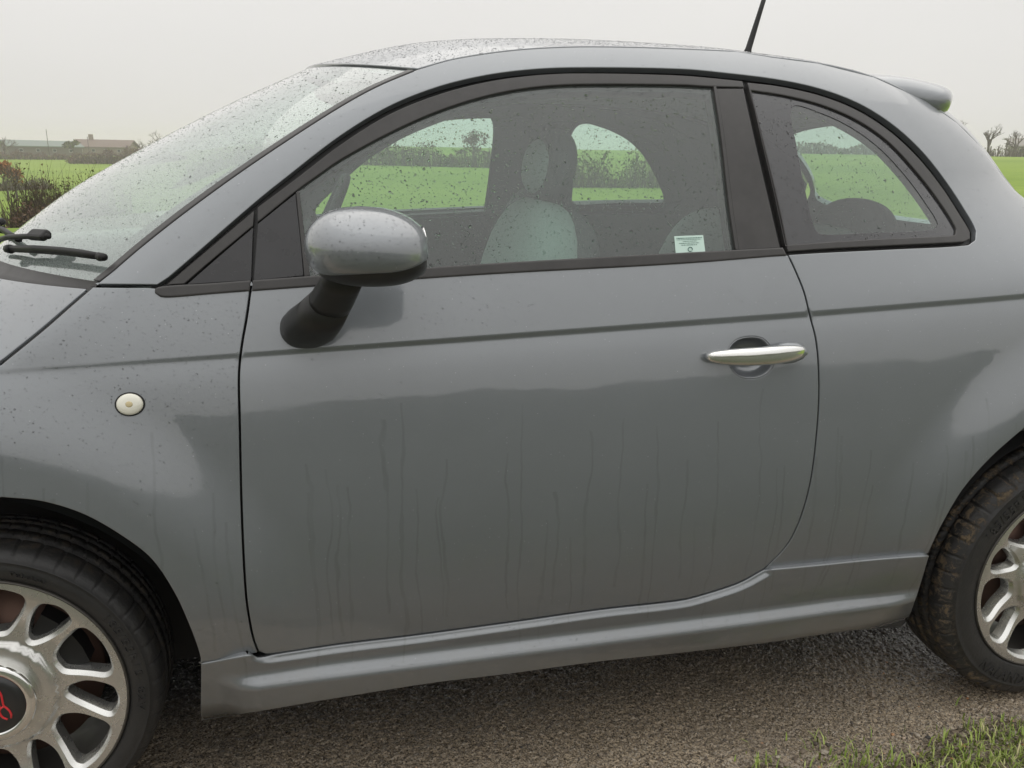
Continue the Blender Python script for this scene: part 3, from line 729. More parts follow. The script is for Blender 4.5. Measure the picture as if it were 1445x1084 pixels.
MB().tube([ground_at(69.5, 221)*0+(0, 0, 0), (0, 0, 5.8)], .07, 5).build('pole', BARK, None, label='thin pole rising above the long barn roof', category='pole').location = ground_at(69.5, 214)
MB().tube([(0, 0, 0), (0, 0, 4.4)], .07, 5).build('pole', BARK, None, label='short pole beside the brown roofed house', category='pole').location = ground_at(126, 214)
# hedges seen through the cabin
hedge_row(395, 720, 62, 58, 1.75, 'hedge', 'grey brown hedge across the field, seen through the door window', None, BROWN, 1500, 4200, 1.6, .3, lsize=.11, w=.02)
bare_tree(668, 60, 3.6, 'russet bush seen near the rear edge of the far door window', None, 4, REDTW, 600, .6, .10, name='bush')
hedge_row(745, 965, 31, 33, 1.5, 'hedge', 'brown green hedge seen through the far rear side window', None, OLIVE, 1000, 3000, 1.2, .5, lsize=.065, w=.012)
hedge_row(250, 400, 90, 75, 2.2, 'hedge', 'distant hedge beyond the windscreen', None, BROWN, 500, 900, 1.5, .35, lsize=.18, w=.04)
hedge_row(960, 1390, 150, 150, 2.0, 'hedge', 'long dark hedge across the field, seen through the rear side window', None, BROWN, 1500, 2600, 2.0, .4, lsize=.32, w=.08)
# far right: fence line, trees and shed
hedge_row(1345, 1560, 150, 152, 1.9, 'hedge', 'thin pale hedge along the far field edge right of the car', None, OLIVE, 700, 700, 1.5, .3, lsize=.16, w=.05)
bare_tree(1368, 150, 7.6, 'tall bare tree half hidden behind the car tail', 'bare trees on the right skyline', 5, spread=.6, fat=1.9)
bare_tree(1394, 152, 6.0, 'slim upright bare tree on the right skyline', 'bare trees on the right skyline', 5, spread=.5, fat=1.9)
bare_tree(1432, 158, 5.4, 'spreading bare tree in front of the low shed', 'bare trees on the right skyline', 5, spread=.75, fat=1.9)
building(1461, 190, 9, 6, 2.0, 3.2, 'low grey shed behind the trees at the right edge', (.19, .17, .15), (.25, .23, .215), 'shed', .1, 3)
for i, px in enumerate((1397, 1408, 1419, 1430, 1441)):
    nm = ('nearest the car tail', 'second from the car tail', 'left of the spreading bare tree', 'just behind the spreading bare tree trunk', 'at the right edge of the picture')[i]
    MB().box((0, 0, .75), (.12, .12, 1.5)).build('fence_post', BARK, None, False, label='small timber boundary post '+nm, category='fence post', group='posts in the far field boundary').location = ground_at(px, 148)
# ------------------------------------------------------------------ damp winter air
def haze():
    m = bpy.data.materials.new('damp_air'); m.use_nodes = True; t = m.node_tree; t.nodes.clear(); o = t.nodes.new('ShaderNodeOutputMaterial'); v = t.nodes.new('ShaderNodeVolumePrincipled')
    v.inputs['Color'].default_value = (.985, .925, .975, 1); v.inputs['Density'].default_value = HAZE; v.inputs['Anisotropy'].default_value = .2; t.links.new(v.outputs[0], o.inputs['Volume'])
    MB().box((0, 0, -4.5), (2000, 2000, 35)).build('haze', m, None, False, kind='stuff', label='pale damp haze hanging over the fields', category='haze')
haze()


# ------------------------------------------------------------------ the car
CAR = empty('parked_car', (1.15, 0, 0), **tagp('small grey three-door hatchback wet with rain, parked on the lane', 'car'))
CAR.location = (0, 0, 0)
# --- near outlines, read on the body side
A_PX = [(135, 401), (160, 381), (200, 347), (257, 302), (328, 250), (400, 201), (480, 150), (533, 121), (590, 97)]
R_PX = [(590, 97), (640, 83), (720, 71), (800, 66), (880, 66), (960, 68.5), (1040, 72)]
PAINT_TOP = [(222, 403), (240, 391), (359, 288), (406, 250), (480, 193), (547, 152), (613, 125), (680, 108), (746, 99), (813, 96), (960, 98), (1027, 104), (1101, 113.5), (1161, 127), (1215, 148), (1262, 178), (1302, 215), (1336, 258), (1363, 299), (1377, 325), (1376, 338), (1366, 345), (1262, 351), (1161, 356), (1112, 359)]
GAP_REAR = [(1112, 359), (1122, 380), (1135, 412), (1142, 440), (1146, 456), (1151, 475), (1155, 510), (1156, 560), (1152, 620), (1144, 680), (1132, 725), (1118, 758), (1104, 778), (1079, 803)]
DOOR_BOT = [(1079, 803), (1044, 822), (993, 839), (960, 847), (847, 860), (713, 879), (580, 897), (480, 909), (400, 921), (374, 924), (364, 920)]
GAP_FRONT = [(364, 920), (359, 907), (354, 887), (347, 839), (341, 722), (338, 594), (337, 528), (341, 488), (348, 448), (353, 411), (355, 396)]
T_A = px_open(A_PX); T_R = px_open(R_PX)
_tx = np.array([1.58, 1.7, 1.85, 2.0, 2.1, 2.2, 2.3, 2.38, 2.45]); T_REAR = np.stack([_tx, ZT(_tx)], 1)
T_R = T_R[T_R[:, 0] < 1.55]

def on(surf, uv): return surf.eval(np.asarray(uv))[0]
# --- body side: pillar, cant rail and rear quarter in one pressing
arch_r = px_open([(1445, 605), (1400, 645), (1360, 690), (1330, 740), (1311, 780)])
th = np.radians(np.arange(-8, 118, 6)); arch_far = np.stack([AXF*0+AXR+.405*np.cos(th), WR+.405*np.sin(th)], 1)
arch_far = arch_far[(arch_far[:, 0] > arch_r[0, 0]+.02)]
skirt_top_r = px_open([(1311, 782), (1240, 787), (1150, 796), (1079, 806)])
body_side = np.vstack([T_A, T_R, T_REAR, [[2.53, .80], [2.59, .66], [2.62, .5], [2.63, .36], [2.62, .24]], arch_far, arch_r, skirt_top_r,
                       px_open(GAP_REAR)[::-1], px_open(PAINT_TOP)[::-1], px_open([(222, 403), (180, 402.5), (137, 402)])])
panel('body_side', SIDE, body_side, PAINT, CAR, gap=.0016, crease=True, mirror=True)
# --- front fender
arch_f = px_open([(284, 938), (278, 915), (265, 880), (245, 837), (215, 792), (180, 763), (120, 728), (60, 709), (3, 703)])
th = np.radians(np.arange(82, 172, 6)); af = np.stack([.403*np.cos(th), .312+.403*np.sin(th)], 1)
seam_f = px_open([(1, 514), (60, 466), (100, 431), (131, 404)])
fender = np.vstack([px_open([(131, 404), (180, 405), (219, 406), (226, 412), (300, 407), (353, 403)]), px_open(GAP_FRONT)[::-1][2:], px_open([(364, 922), (284, 936)]), arch_f, af, [[-.42, .42], [-.50, .55], [-.56, .68], [-.50, .735], [-.36, .79], [-.2, .84], [-.08, .865]], seam_f])
panel('front_fender', SIDE, fender, PAINT, CAR, gap=.0018, crease=True, mirror=True)
# --- door skin with the grip recess
cup_px = [(1028, 503), (1030, 491), (1041, 480), (1060, 476), (1076, 479), (1086, 489), (1090, 503), (1091, 514), (1085, 524), (1074, 531), (1060, 533.5), (1045, 531), (1035, 523), (1030, 513)]
door = np.vstack([px_open([(355, 400), (620, 382), (900, 367), (1112, 359)]), px_open(GAP_REAR), px_open(DOOR_BOT), px_open(GAP_FRONT)])
cup = px_loop(cup_px, step=4)
DOOR = panel('door', SIDE, door, PAINT, CAR, holes=[cup], gap=.0022, crease=True)
FDOOR = panel('door', Side(), door, PAINT, CAR, gap=.0022, crease=True, reg='fd'); 
FDOOR_ = far_copy(FDOOR, CAR, 'door'); bpy.data.objects.remove(FDOOR); REG.pop('fd')
def grip_cup():
    L = clean(cup); c = L.mean(0); rr = []
    for k, (sc, dp) in enumerate(((1.04, .0010), (1.012, .0002), (.965, .0026), (.93, .010), (.86, .021), (.72, .029), (.45, .033), (.12, .034))):
        P, N = SIDE.eval(c+(L-c)*sc); Nm = N.mean(0); rr.append(P-Nm*dp)
    mb = MB(); mb.rings([r for r in rr], False); n = len(L); mb.f.append([7*n+k for k in range(n)])
    o = mb.build('handle_recess', PAINT, DOOR); o.data.flip_normals()
grip_cup()
def door_handle():
    a = np.array(at_y(1007, 509, -.828)); b = np.array(at_y(1147, 500, -.826)); n = 30; rr = []; m = 20
    base = SIDE.eval([(a[0], a[2])])[0][0], SIDE.eval([(b[0], b[2])])[0][0]
    for i in range(n):
        t = i/(n-1); p = a+(b-a)*t
        yb = float(SY(p[0], p[2]))
        bow = .017*math.sin(math.pi*t)**.7; end = min(1, math.sin(math.pi*min(max(t, .004), .996))**.27*1.03)
        hz = (.0165+.0025*t)*end; dy = .0130*end
        cy = yb-.013-bow
        rr.append([(p[0], cy+math.copysign(abs(math.cos(q))**.75, math.cos(q))*dy*(-1), p[2]+math.copysign(abs(math.sin(q))**.8, math.sin(q))*hz) for q in np.linspace(0, 2*math.pi, m, endpoint=False)])
    o = MB().rings(rr).build('handle', CHROME, DOOR, label='brushed chrome pull handle')
    # lock end cap, body-side pad and the dark gap at the front end
    mb = MB(); p = a+(b-a)*.83; yb = float(SY(p[0], p[2]))
    rr = []
    for i, (t, k) in enumerate(((.70, .3), (.72, .9), (.80, 1), (.90, .95), (.97, .7), (.995, .3))):
        q_ = a+(b-a)*t; yb = float(SY(q_[0], q_[2])); rr.append([(q_[0], yb-.012+.013*math.cos(u), q_[2]-.002+.0215*k*math.sin(u)) for u in np.linspace(0, 2*math.pi, 14, endpoint=False)])
    mb.rings(rr); mb.build('handle_base', PAINT, DOOR)
    t = .82; q_ = a+(b-a)*t
door_handle()

# --- window surrounds on the near side (mirrored to the far side)
def shift_px(pts, dx, dy): return [(p[0]+dx, p[1]+dy, *p[2:]) for p in pts]
FR_OUT = [(363, 291.5, 1), (420, 249), (480, 203), (547, 161), (613, 133.5), (680, 115), (746, 105), (813, 101.5), (960, 104.5), (1049, 112.5, 1)]
FR_IN = [(1051, 121, 1), (1007, 120), (960, 117.5), (813, 117), (746, 122), (680, 135), (613, 157), (547, 187), (480, 224), (444, 249), (419, 267), (363, 312.5, 1)]
win_frame = px_loop(FR_OUT+FR_IN)
panel('window_frame', SIDE, win_frame, TRIM, CAR, off=.0035, thick=.018, bev=.002, mirror=True)
panel('pillar_cover', SIDE, px_loop([(1012.5, 122.5, 1), (1051, 122.5, 1), (1066, 190), (1085, 272), (1103, 349, 1), (1044, 352, 1), (1035, 290), (1023, 190)]), TRIM, CAR, off=.005, bev=.002, mirror=True)
panel('glass_run', SIDE, px_loop([(1008, 121, 1), (1011.5, 121, 1), (1022, 190), (1034, 290), (1043, 352, 1), (1039, 352, 1), (1030, 290), (1018.5, 190)], step=4), TRIM, CAR, off=.002, thick=.01, bev=.001, mirror=True)
panel('corner_panel', SIDE, px_loop([(363.5, 314.5, 1), (416.5, 272, 1), (424, 340), (428, 388, 1), (357.5, 395, 1)]), GLOSSTRIM, CAR, off=.005, bev=.001, mirror=True)
panel('glass_run', SIDE, px_loop([(417.5, 270.5, 1), (421.5, 268, 1), (430, 335), (437, 388.5, 1), (429.5, 389.5, 1), (424, 335)], step=4), TRIM, CAR, off=.003, thick=.01, bev=.001, mirror=True)
panel('pillar_trim', SIDE, px_loop([(234, 401, 1), (300, 345), (357.5, 296.5, 1), (356.5, 317, 1), (300, 364), (259, 399.5, 1)]), TRIM, CAR, off=.004, bev=.0015, mirror=True)
panel('quarter_panel_trim', SIDE, px_loop([(263, 400, 1), (310, 359), (356, 320, 1), (353.5, 394.5, 1)]), GLOSSTRIM, CAR, off=.006, bev=.001, mirror=True)
MOULD = []
def moulding(name, pts, parent, off=-.003): return panel(name, SIDE, px_loop(pts, step=5), TRIM, parent, off=off, thick=.016, bev=.0035, mirror=True, far_parent=CAR if parent is CAR else FDOOR_)
moulding('belt_moulding', [(219, 408), (224, 405.5), (240, 403.5), (300, 400), (353.5, 396, 1), (352.5, 411, 1), (300, 415), (240, 420), (226, 419), (219, 414)], CAR)
moulding('belt_moulding', [(357, 396, 1), (430, 390.5), (640, 375.5), (850, 363), (1041, 353), (1104, 350, 1), (1109.5, 360.5, 1), (960, 372.5), (713, 386), (590, 394), (430, 405.5), (356, 411, 1)], DOOR)
Q_OUT = [(1056, 115.5, 1), (1101, 121), (1158, 134), (1209, 154), (1256, 184), (1296, 221), (1330, 263), (1356, 303), (1370, 327), (1370, 336), (1362, 340), (1262, 345.5), (1161, 351), (1113, 354.5, 1), (1102, 300), (1078, 200)]
Q_IN = [(1061, 126, 1), (1111, 134), (1161, 147), (1212, 169), (1255, 199), (1296, 243), (1329, 286), (1351, 322), (1350, 330), (1340, 332), (1228, 337.5), (1110, 345.5, 1), (1095, 275), (1075, 190)]
panel('quarter_trim', SIDE, px_loop(Q_OUT, step=5), TRIM, CAR, holes=[px_loop(Q_IN, step=5)], off=.002, thick=.016, bev=.002, mirror=True)
# dark sealing channel behind all of it
seal_out = px_loop([(205, 410), (232, 386), (359, 277), (406, 240), (480, 183), (547, 142), (613, 115), (680, 98), (746, 89), (813, 86), (960, 88), (1027, 94), (1101, 103), (1161, 117), (1220, 138), (1272, 170), (1312, 209), (1346, 252), (1373, 293), (1388, 325), (1386, 348), (1366, 356), (1262, 362), (1161, 367), (1112, 371), (900, 388), (600, 408), (357, 420)])
g_open = px_loop([(421, 272, 1), (444, 254), (480, 229), (547, 192), (613, 162), (680, 140), (746, 127), (813, 122), (960, 122.5), (1005, 125, 1), (1015, 190), (1027, 290), (1036, 352, 1), (850, 366), (640, 380), (440, 394, 1), (430, 335)])
q_open = px_loop([(1112, 141), (1161, 151), (1209, 173), (1251, 203), (1291, 247), (1322, 288), (1338, 318), (1334, 327), (1228, 332), (1150, 337), (1135, 290), (1122, 220)])
panel('window_seal', SIDE, seal_out, SEAL, CAR, holes=[g_open, q_open], off=.016, thick=.02, bev=.001, mirror=True, res=.03)
# glass
dg = px_loop([(417, 265, 1), (444, 245), (480, 220), (547, 183), (613, 153), (680, 131), (746, 118), (813, 113), (960, 113.5), (1010, 117, 1), (1020, 190), (1033, 290), (1042, 356, 1), (850, 369), (640, 382), (434, 397, 1), (427, 335)])
panel('door_glass', SIDE, dg, GLASS, CAR, off=.010, thick=.0005, bev=.0003, reg='door_glass')
panel('quarter_glass', SIDE, px_loop(shift_px(Q_IN, 0, 0), step=6), GLASSQ, CAR, off=.008, thick=.0005, bev=.0003, reg='quarter_glass')
q_clear = px_loop([(1121, 148), (1162, 157), (1207, 179), (1248, 210), (1286, 252), (1314, 291), (1327, 314), (1320, 322), (1228, 327), (1163, 329), (1153, 322), (1142, 280), (1127, 205)], step=5)
panel('glass_border', SIDE, offset_poly(clean(px_loop(Q_IN, step=5)), .0005), FRIT, CAR, holes=[q_clear], off=.0068, thick=.0006, bev=.0003, reg='qfrit')
o = panel('door_glass', Side(), dg, GLASSF, CAR, off=.012, thick=.0005, bev=.0003, reg='t1'); far_copy(o, CAR, 'door_glass'); bpy.data.objects.remove(o); REG.pop('t1')
o = panel('quarter_glass', Side(), px_loop(Q_IN), GLASSF, CAR, off=.010, thick=.0005, bev=.0003, reg='t1'); far_copy(o, CAR, 'quarter_glass'); bpy.data.objects.remove(o); REG.pop('t1')
# side skirt with its ledge and rounded lip
_db = px_open(DOOR_BOT, step=5)[::-1]
_dl = np.r_[0, np.cumsum(np.linalg.norm(np.diff(_db, axis=0), axis=1))]; _ds_ = np.arange(0, _dl[-1], .0015)
_dd = np.stack([np.interp(_ds_, _dl, _db[:, 0]), np.interp(_ds_, _dl, _db[:, 1])], 1)
_dd = np.stack([np.convolve(np.pad(_dd[:, k], 8, mode='edge'), np.ones(17)/17, 'valid') for k in (0, 1)], 1)
def skirt_x(x, z):
    x = np.asarray(x, float); z = np.asarray(z, float); sh = x.shape; Q = np.stack([x.ravel(), z.ravel()], 1); d = np.full(len(Q), 9.0)
    m = np.where((Q[:, 0] > .40) & (Q[:, 0] < 2.2))[0]
    for i in range(0, len(m), 2000):
        q = Q[m[i:i+2000]]; d[m[i:i+2000]] = np.sqrt(((q[:, None]-_dd[None])**2).sum(2).min(1))
    d = d.reshape(sh)
    led = .009*smst((d-.003)/.012)*smst((x-.40)/.05)*(x > .40)
    f = smst((x-.385)/.10)
    rdg = .024*smst((.343-z)/.032)*f*smst((2.02-x)/.22)
    tuck = -.022*np.clip((.262-z)/.06, 0, 2)**1.5
    return led+rdg+tuck+.003
SKIRT = Side(extra=skirt_x)
sk = px_loop([(284, 938, 1), (357, 925), (364, 927.5), (374, 927.5), (400, 923.5), (480, 911.5), (580, 899.5), (713, 881.5), (847, 862.5), (960, 849.5), (993, 841.5), (1044, 824.5), (1079, 805.5, 1), (1150, 799), (1240, 790), (1311, 785, 1), (1296, 835), (1281, 876), (1272, 885), (1195, 891), (1094, 906), (960, 922), (847, 934), (713, 952), (613, 964), (480, 985), (380, 1002), (283, 1018, 1)], surf=SKIRT)
_db = _dd[::2]; _tn = np.gradient(_db, axis=0); _tn /= np.linalg.norm(_tn, axis=1)[:, None]; _nn = np.stack([_tn[:, 1], -_tn[:, 0]], 1)
sk_rows = [_db+_nn*d_ for d_ in (.0055, .008, .0105, .013, .0155, .018)]
panel('side_skirt', SKIRT, sk, PAINT, CAR, res=.009, extra=sk_rows, thick=.03, bev=.0025, mirror=True)

# --- windscreen, roof, bonnet, tailgate
def on_side(uv): return SIDE.eval(uv)[0]
A_w = on_side(T_A[::3]); A_w = np.vstack([A_w, on_side(T_A[-1:])])
C_w = np.array([(-.108, 0, 1.041), (.066, 0, 1.171), (.243, 0, 1.273), (.425, 0, 1.367), (.603, 0, 1.45)])
WS = Loft(A_w, C_w, 2.05, .64, .80)
A_r = np.vstack([on_side(T_R[::3]), on_side(T_REAR[:4])])
C_r = np.array([(.603, 0, 1.45), (.847, 0, 1.509), (1.102, 0, 1.528), (1.351, 0, 1.529), (1.65, 0, 1.518), (1.93, 0, 1.485), (2.2, 0, 1.425)])
RF = Loft(A_r, C_r, 2.05, .53, 1.35)
def rect(surf, u0=-1, u1=1, v0=0, v1=1, n=40):
    w, L = surf.wid, surf.len; a = np.linspace(u0, u1, n); b = np.linspace(v0, v1, n)
    return np.vstack([np.stack([a*w, 0*a+v0*L], 1)[:-1], np.stack([0*b+u1*w, b*L], 1)[:-1], np.stack([a[::-1]*w, 0*a+v1*L], 1)[:-1], np.stack([0*b+u0*w, b[::-1]*L], 1)[:-1]])
ROOF = panel('roof', RF, rect(RF), PAINT, CAR, gap=.0018, res=.03, off=-.0005)
panel('windscreen', WS, rect(WS), SCREEN, CAR, gap=.004, res=.03, off=.004, thick=.0005, bev=.0003, reg='windscreen')
def border(surf, wl, wt, wb, n=50):
    w, L = surf.wid, surf.len
    a = np.linspace(-1, 1, n); k = np.linspace(0, 1, n)
    side = w-wl(k); i1 = np.stack([side, wb+(L-wb-wt)*k], 1); i0 = np.stack([-side[::-1], (wb+(L-wb-wt)*k)[::-1]], 1)
    return np.vstack([i1, i0])
panel('glass_border', WS, offset_poly(clean(rect(WS)), .0045), FRIT, CAR, holes=[border(WS, lambda k: .026+.02*(1-k)**3, .03, .085)], off=.0052, thick=.0005, bev=.0003, res=.03, reg='wfrit')
panel('windscreen_trim', WS, np.vstack([np.stack([np.full(40, -.639), np.linspace(.01, .79, 40)], 1), np.stack([np.full(40, -.6285)+.004*np.linspace(1, 0, 40), np.linspace(.79, .01, 40)], 1)]), TRIM, CAR, off=-.0005, thick=.006, bev=.0015, res=.02, mirror=True)
A_b = on_side(np.vstack([seam_f[::-1][::3], [[-.08, .865], [-.2, .84], [-.36, .79], [-.5, .735]]]))
C_b = np.array([(-.135, 0, 1.022), (-.30, 0, .99), (-.46, 0, .93), (-.58, 0, .85), (-.66, 0, .76)])
BN = Loft(A_b, C_b, 2.3, .68, .62)
panel('bonnet', BN, rect(BN), PAINT, CAR, gap=.0055, res=.03)
_sm = on_side(seam_f); MB().tube(_sm+np.array([.004, .010, -.006]), .0085, 8).build('bonnet_gap_strip', SEAL, CAR)  # dark strip added under the seam so the shut gap reads black
_sm2 = _sm*[1, -1, 1]; MB().tube(_sm2+np.array([.004, -.010, -.006]), .0085, 8).build('bonnet_gap_strip', SEAL, CAR)
# cowl between bonnet and windscreen
def cowl():
    q = np.linspace(-1, 1, 61); mb = MB(); rows = []
    a = WS.pos(np.stack([q*WS.wid, np.full(61, .004)], 1)); b = BN.pos(np.stack([q*BN.wid, np.full(61, .0)], 1))
    for t, dz in ((0, .002), (.15, -.003), (.5, -.006), (.85, -.010), (1, -.03)): rows.append(a*(1-t)+b*t+np.array([0, 0, dz]))
    V = np.concatenate(rows); F = [(i*61+k, (i+1)*61+k, (i+1)*61+k+1, i*61+k+1) for i in range(4) for k in range(60)]
    c = mb.add(V, F).build('cowl', TRIM, CAR)
    g = MB()
    for px in np.arange(-8, 28, 6.2):
        for r_ in range(3):
            uv = WS.hit(max(2, px), 383+r_*5); p = a[np.argmin(abs(q-(uv[0]/WS.wid)))]*.0
    # intake grille: a small lattice of slots in the cowl
    for i in range(9):
        for j in range(4):
            u = -.50+.022*i; k = int((u+1)/2*60); p = rows[1][k]*(1-(j+.5)/4)+rows[4][k]*((j+.5)/4); p = p+np.array([0, 0, .007-.0015*j])
            g.box(p, (.004, .010, .003))
    g.build('grille', BLACK, CAR)
cowl()
# rear: tailgate and its glass
_e = np.array([2.0, 2.1, 2.2, 2.3, 2.38, 2.45]); A_t = on_side(np.stack([_e, ZT(_e)], 1))
A_t = np.vstack([A_t, on_side([[2.53, .80], [2.59, .66], [2.62, .5], [2.63, .36]])])
C_t = np.array([(2.2, 0, 1.425), (2.36, 0, 1.325), (2.51, 0, 1.18), (2.62, 0, 1.03), (2.70, 0, .87), (2.74, 0, .70), (2.74, 0, .54), (2.70, 0, .36)])
TG = Loft(A_t, C_t, 2.6, .5, 1.2); TG.rear = True
tg_open = np.vstack([[[-.44, .12], [-.30, .075], [0, .06], [.30, .075], [.44, .12], [.478, .27], [.472, .40], [.36, .45], [0, .46], [-.36, .45], [-.472, .40], [-.478, .27]]])
tg_open = cr_spline([tuple(p) for p in tg_open], .03)
panel('tailgate', TG, rect(TG), PAINT, CAR, holes=[tg_open], gap=.002, res=.035, thick=.02)
panel('rear_glass', TG, offset_poly(clean(tg_open), -.012), GLASSQ, CAR, off=.006, thick=.0005, bev=.0003, res=.04, reg='rear_glass')
def spoiler():
    rr = []
    for k in np.linspace(-1, 1, 33):
        e = abs(k)**3.2; y = .455*k
        xr0, zr0 = 1.93-.05*abs(k)**2, 1.484-.045*k*k
        x1 = 2.255-.19*abs(k)**2.6; z1 = 1.452-.030*k*k
        th_ = .040*(1-.25*e)
        sec = [(xr0, zr0+.004), (xr0*.6+x1*.4, (zr0*.6+z1*.4)+.012), (x1-.05, z1+.010), (x1-.014, z1+.001), (x1, z1-.016), (x1-.004, z1-.038), (x1-.018, z1-.060), (x1-.06, z1-.072), (xr0+.12, zr0-.07), (xr0+.02, zr0-.04)]
        if abs(k) > .93:
            c = np.mean(sec, 0); f = 1-((abs(k)-.93)/.07)*.55; sec = [tuple(c+(np.array(s_)-c)*(1, f)) for s_ in sec]
        rr.append([(s_[0], y, s_[1]) for s_ in sec])
    o = MB().rings(rr).build('spoiler', PAINT, CAR); o.data.flip_normals()
    subsurf(o, 2)
spoiler()
b_ = np.array(at_y(1055, 73, -.02)); t_ = np.array(at_y(1087, -30, .0))
MB().tube([b_+(0, 0, -.03), b_+(-.0, 0, .0), b_+(t_-b_)*.04, b_+(t_-b_)*.5, t_], [.012, .0105, .0085, .0065, .0055], 10).build('antenna', BLACK, CAR)
# --- closing shells: arch liners, floor, firewall, bumper
def liner(ax, name, t0, t1):
    for s_ in (-1, 1):
        mb = MB(); th_ = np.radians(np.linspace(t0, t1, 32)); V = []; F = []
        prof = [(.385, -.772), (.40, -.74), (.405, -.62), (.40, -.45), (.05, -.44)]
        for a in th_:
            for r, y in prof: V.append((ax+r*math.cos(a), y*-s_*-1 if s_ < 0 else -y, WR+r*math.sin(a)))
        V = np.array(V); V[:, 1] = np.abs(V[:, 1])*s_; n = len(prof)
        for i in range(len(th_)-1):
            for j in range(n-1): F.append((i*n+j, (i+1)*n+j, (i+1)*n+j+1, i*n+j+1))
        mb.add(V, F).build(name, BLACK, CAR)
liner(AXF, 'wheel_arch_liner', -11, 170); liner(AXR, 'wheel_arch_liner', 24, 188)
for ax_, nm_ in ((AXF, .42), (AXR, .40)):
    for s_ in (-1, 1): MB().box((ax_, s_*.475, .42), (.84, .02, .50)).build('arch_inner_wall', BLACK, CAR, False)
fl = MB(); fl.box((1.14, 0, .30), (1.50, 1.42, .10)); fl.box((2.35, 0, .36), (.35, .95, .12)); fl.box((-.15, 0, .40), (.55, .9, .25))
fl.build('floor_pan', BLACK, CAR, False)
# fender and door backing so the shut lines read dark
bk = np.vstack([[[.44, .36], [.47, .335], [.9, .345], [1.3, .36], [1.5, .40], [1.62, .5], [1.66, .8], [1.62, 1.0], [1.56, 1.085], [1.0, 1.062], [.44, 1.038], [.43, .8], [.44, .5]]])
panel('inner_panel', SIDE, bk, SEAL, CAR, off=.045, thick=.004, res=.05, mirror=True)
# front bumper (mostly out of the picture)
fb = Loft(np.array([(-.36, -.74, .80), (-.45, -.72, .68), (-.46, -.74, .5), (-.42, -.74, .30)])+0, np.array([(-.665, 0, .76), (-.70, 0, .62), (-.72, 0, .45), (-.68, 0, .27)]), 2.6, .72, .5)
panel('front_bumper', fb, rect(fb), PAINT, CAR, res=.05)
# --- door mirror
def door_mirror(parent, far=False):
    c = np.array([.694, -.965, 1.130]); a, b, h = .090, .115, .0565
    def pt(u, v, k=1.0):
        cv = (1-abs(v)**2.3)**(1/2.3); cu, su = math.cos(u), math.sin(u)
        x = a*math.copysign(abs(cu)**.9, cu)*cv*k; y = b*math.copysign(abs(su)**.85, su)*cv*k; z = h*v*k
        x -= .010*v                                   # leans back with height
        x = min(x, .079*k); z += -.010*(1-v*v)*max(0.0, -cu)**1.5
        return c+np.array([x, y*.98, z+.10*x*(-.0)])
    def vb(u): return -.44+.36*max(0, math.cos(u))**2.2+.02*min(0, math.cos(u))
    def part(name, lo, hi, m, k):
        n, r = 64, 24; V = []; F = []
        for j in range(r+1):
            for i in range(n):
                u = 2*math.pi*i/n; v0, v1 = lo(u), hi(u); v = v0+(v1-v0)*j/r
                V.append(pt(u, max(-.999, min(.999, v)), k))
        for j in range(r):
            for i in range(n): F.append((j*n+i, j*n+(i+1) % n, (j+1)*n+(i+1) % n, (j+1)*n+i))
        F.append([k_ for k_ in range(n)][::-1]); F.append([r*n+k_ for k_ in range(n)])
        V = np.array(V)
        if far: V[:, 1] *= -1; V += [-.08, 0, -.18]; F = [f[::-1] for f in F]
        return mesh(name, V, F, m, parent)
    sh = part('mirror', lambda u: vb(u), lambda u: 1, PAINT, 1.0)
    for p_ in sh.data.polygons:
        if len(p_.vertices) > 4: p_.use_smooth = False
    base = part('mirror_base', lambda u: -1, lambda u: vb(u)-.012, MIRBLK, .985); base.parent = sh
    g = MB(); rr = []
    for k in (1.0, .96):
        rr.append([(c[0]-(.08 if far else 0)+.0782+(.0008 if k < 1 else 0), (c[1]+b*.5*k*math.cos(t))*(-1 if far else 1), c[2]+.002-(.18 if far else 0)+h*.5*k*math.sin(t)) for t in np.linspace(0, 2*math.pi, 40, endpoint=False)])
    g.rings(rr).build('mirror_glass', CHROME, sh)
    path = [(486, 386, -.945, .031, .020), (481, 400, -.925, .031, .021), (470, 421, -.885, .0335, .024), (466, 427.5, -.872, .0345, .026), (465, 428.5, -.872, .0345, .026), (452, 446, -.835, .0405, .031), (440, 458, -.80, .0455, .034), (432, 464, -.765, .044, .034), (428, 468, -.735, .036, .03)]
    rr1, rr2 = [], []
    C3 = [np.array(at_y(p[0], p[1], p[2])) for p in path]
    for i, p in enumerate(path):
        d = C3[min(i+1, len(path)-1)]-C3[max(i-1, 0)]; d /= np.linalg.norm(d)
        e1 = np.array([1, 0, 0])-d*d[0]; e1 /= np.linalg.norm(e1); e2 = np.cross(d, e1)
        k = 1.0 if i != 3 else .985
        r_ = [C3[i]+e1*p[3]*k*math.copysign(abs(math.cos(t))**.85, math.cos(t))+e2*p[4]*k*math.copysign(abs(math.sin(t))**.85, math.sin(t)) for t in np.linspace(0, 2*math.pi, 32, endpoint=False)]
        if far: r_ = [np.array([q[0]-.08, -q[1], q[2]-.18]) for q in r_][::-1]
        (rr1 if i < 4 else rr2).append(r_)
    MB().rings(rr1).build('mirror_arm', MIRBLK, sh)
    MB().rings(rr2).build('mirror_foot', MIRBLK, sh)
    if not far: REG['mirror_cap'] = (pt, vb, sh)
door_mirror(DOOR); door_mirror(FDOOR_, True)
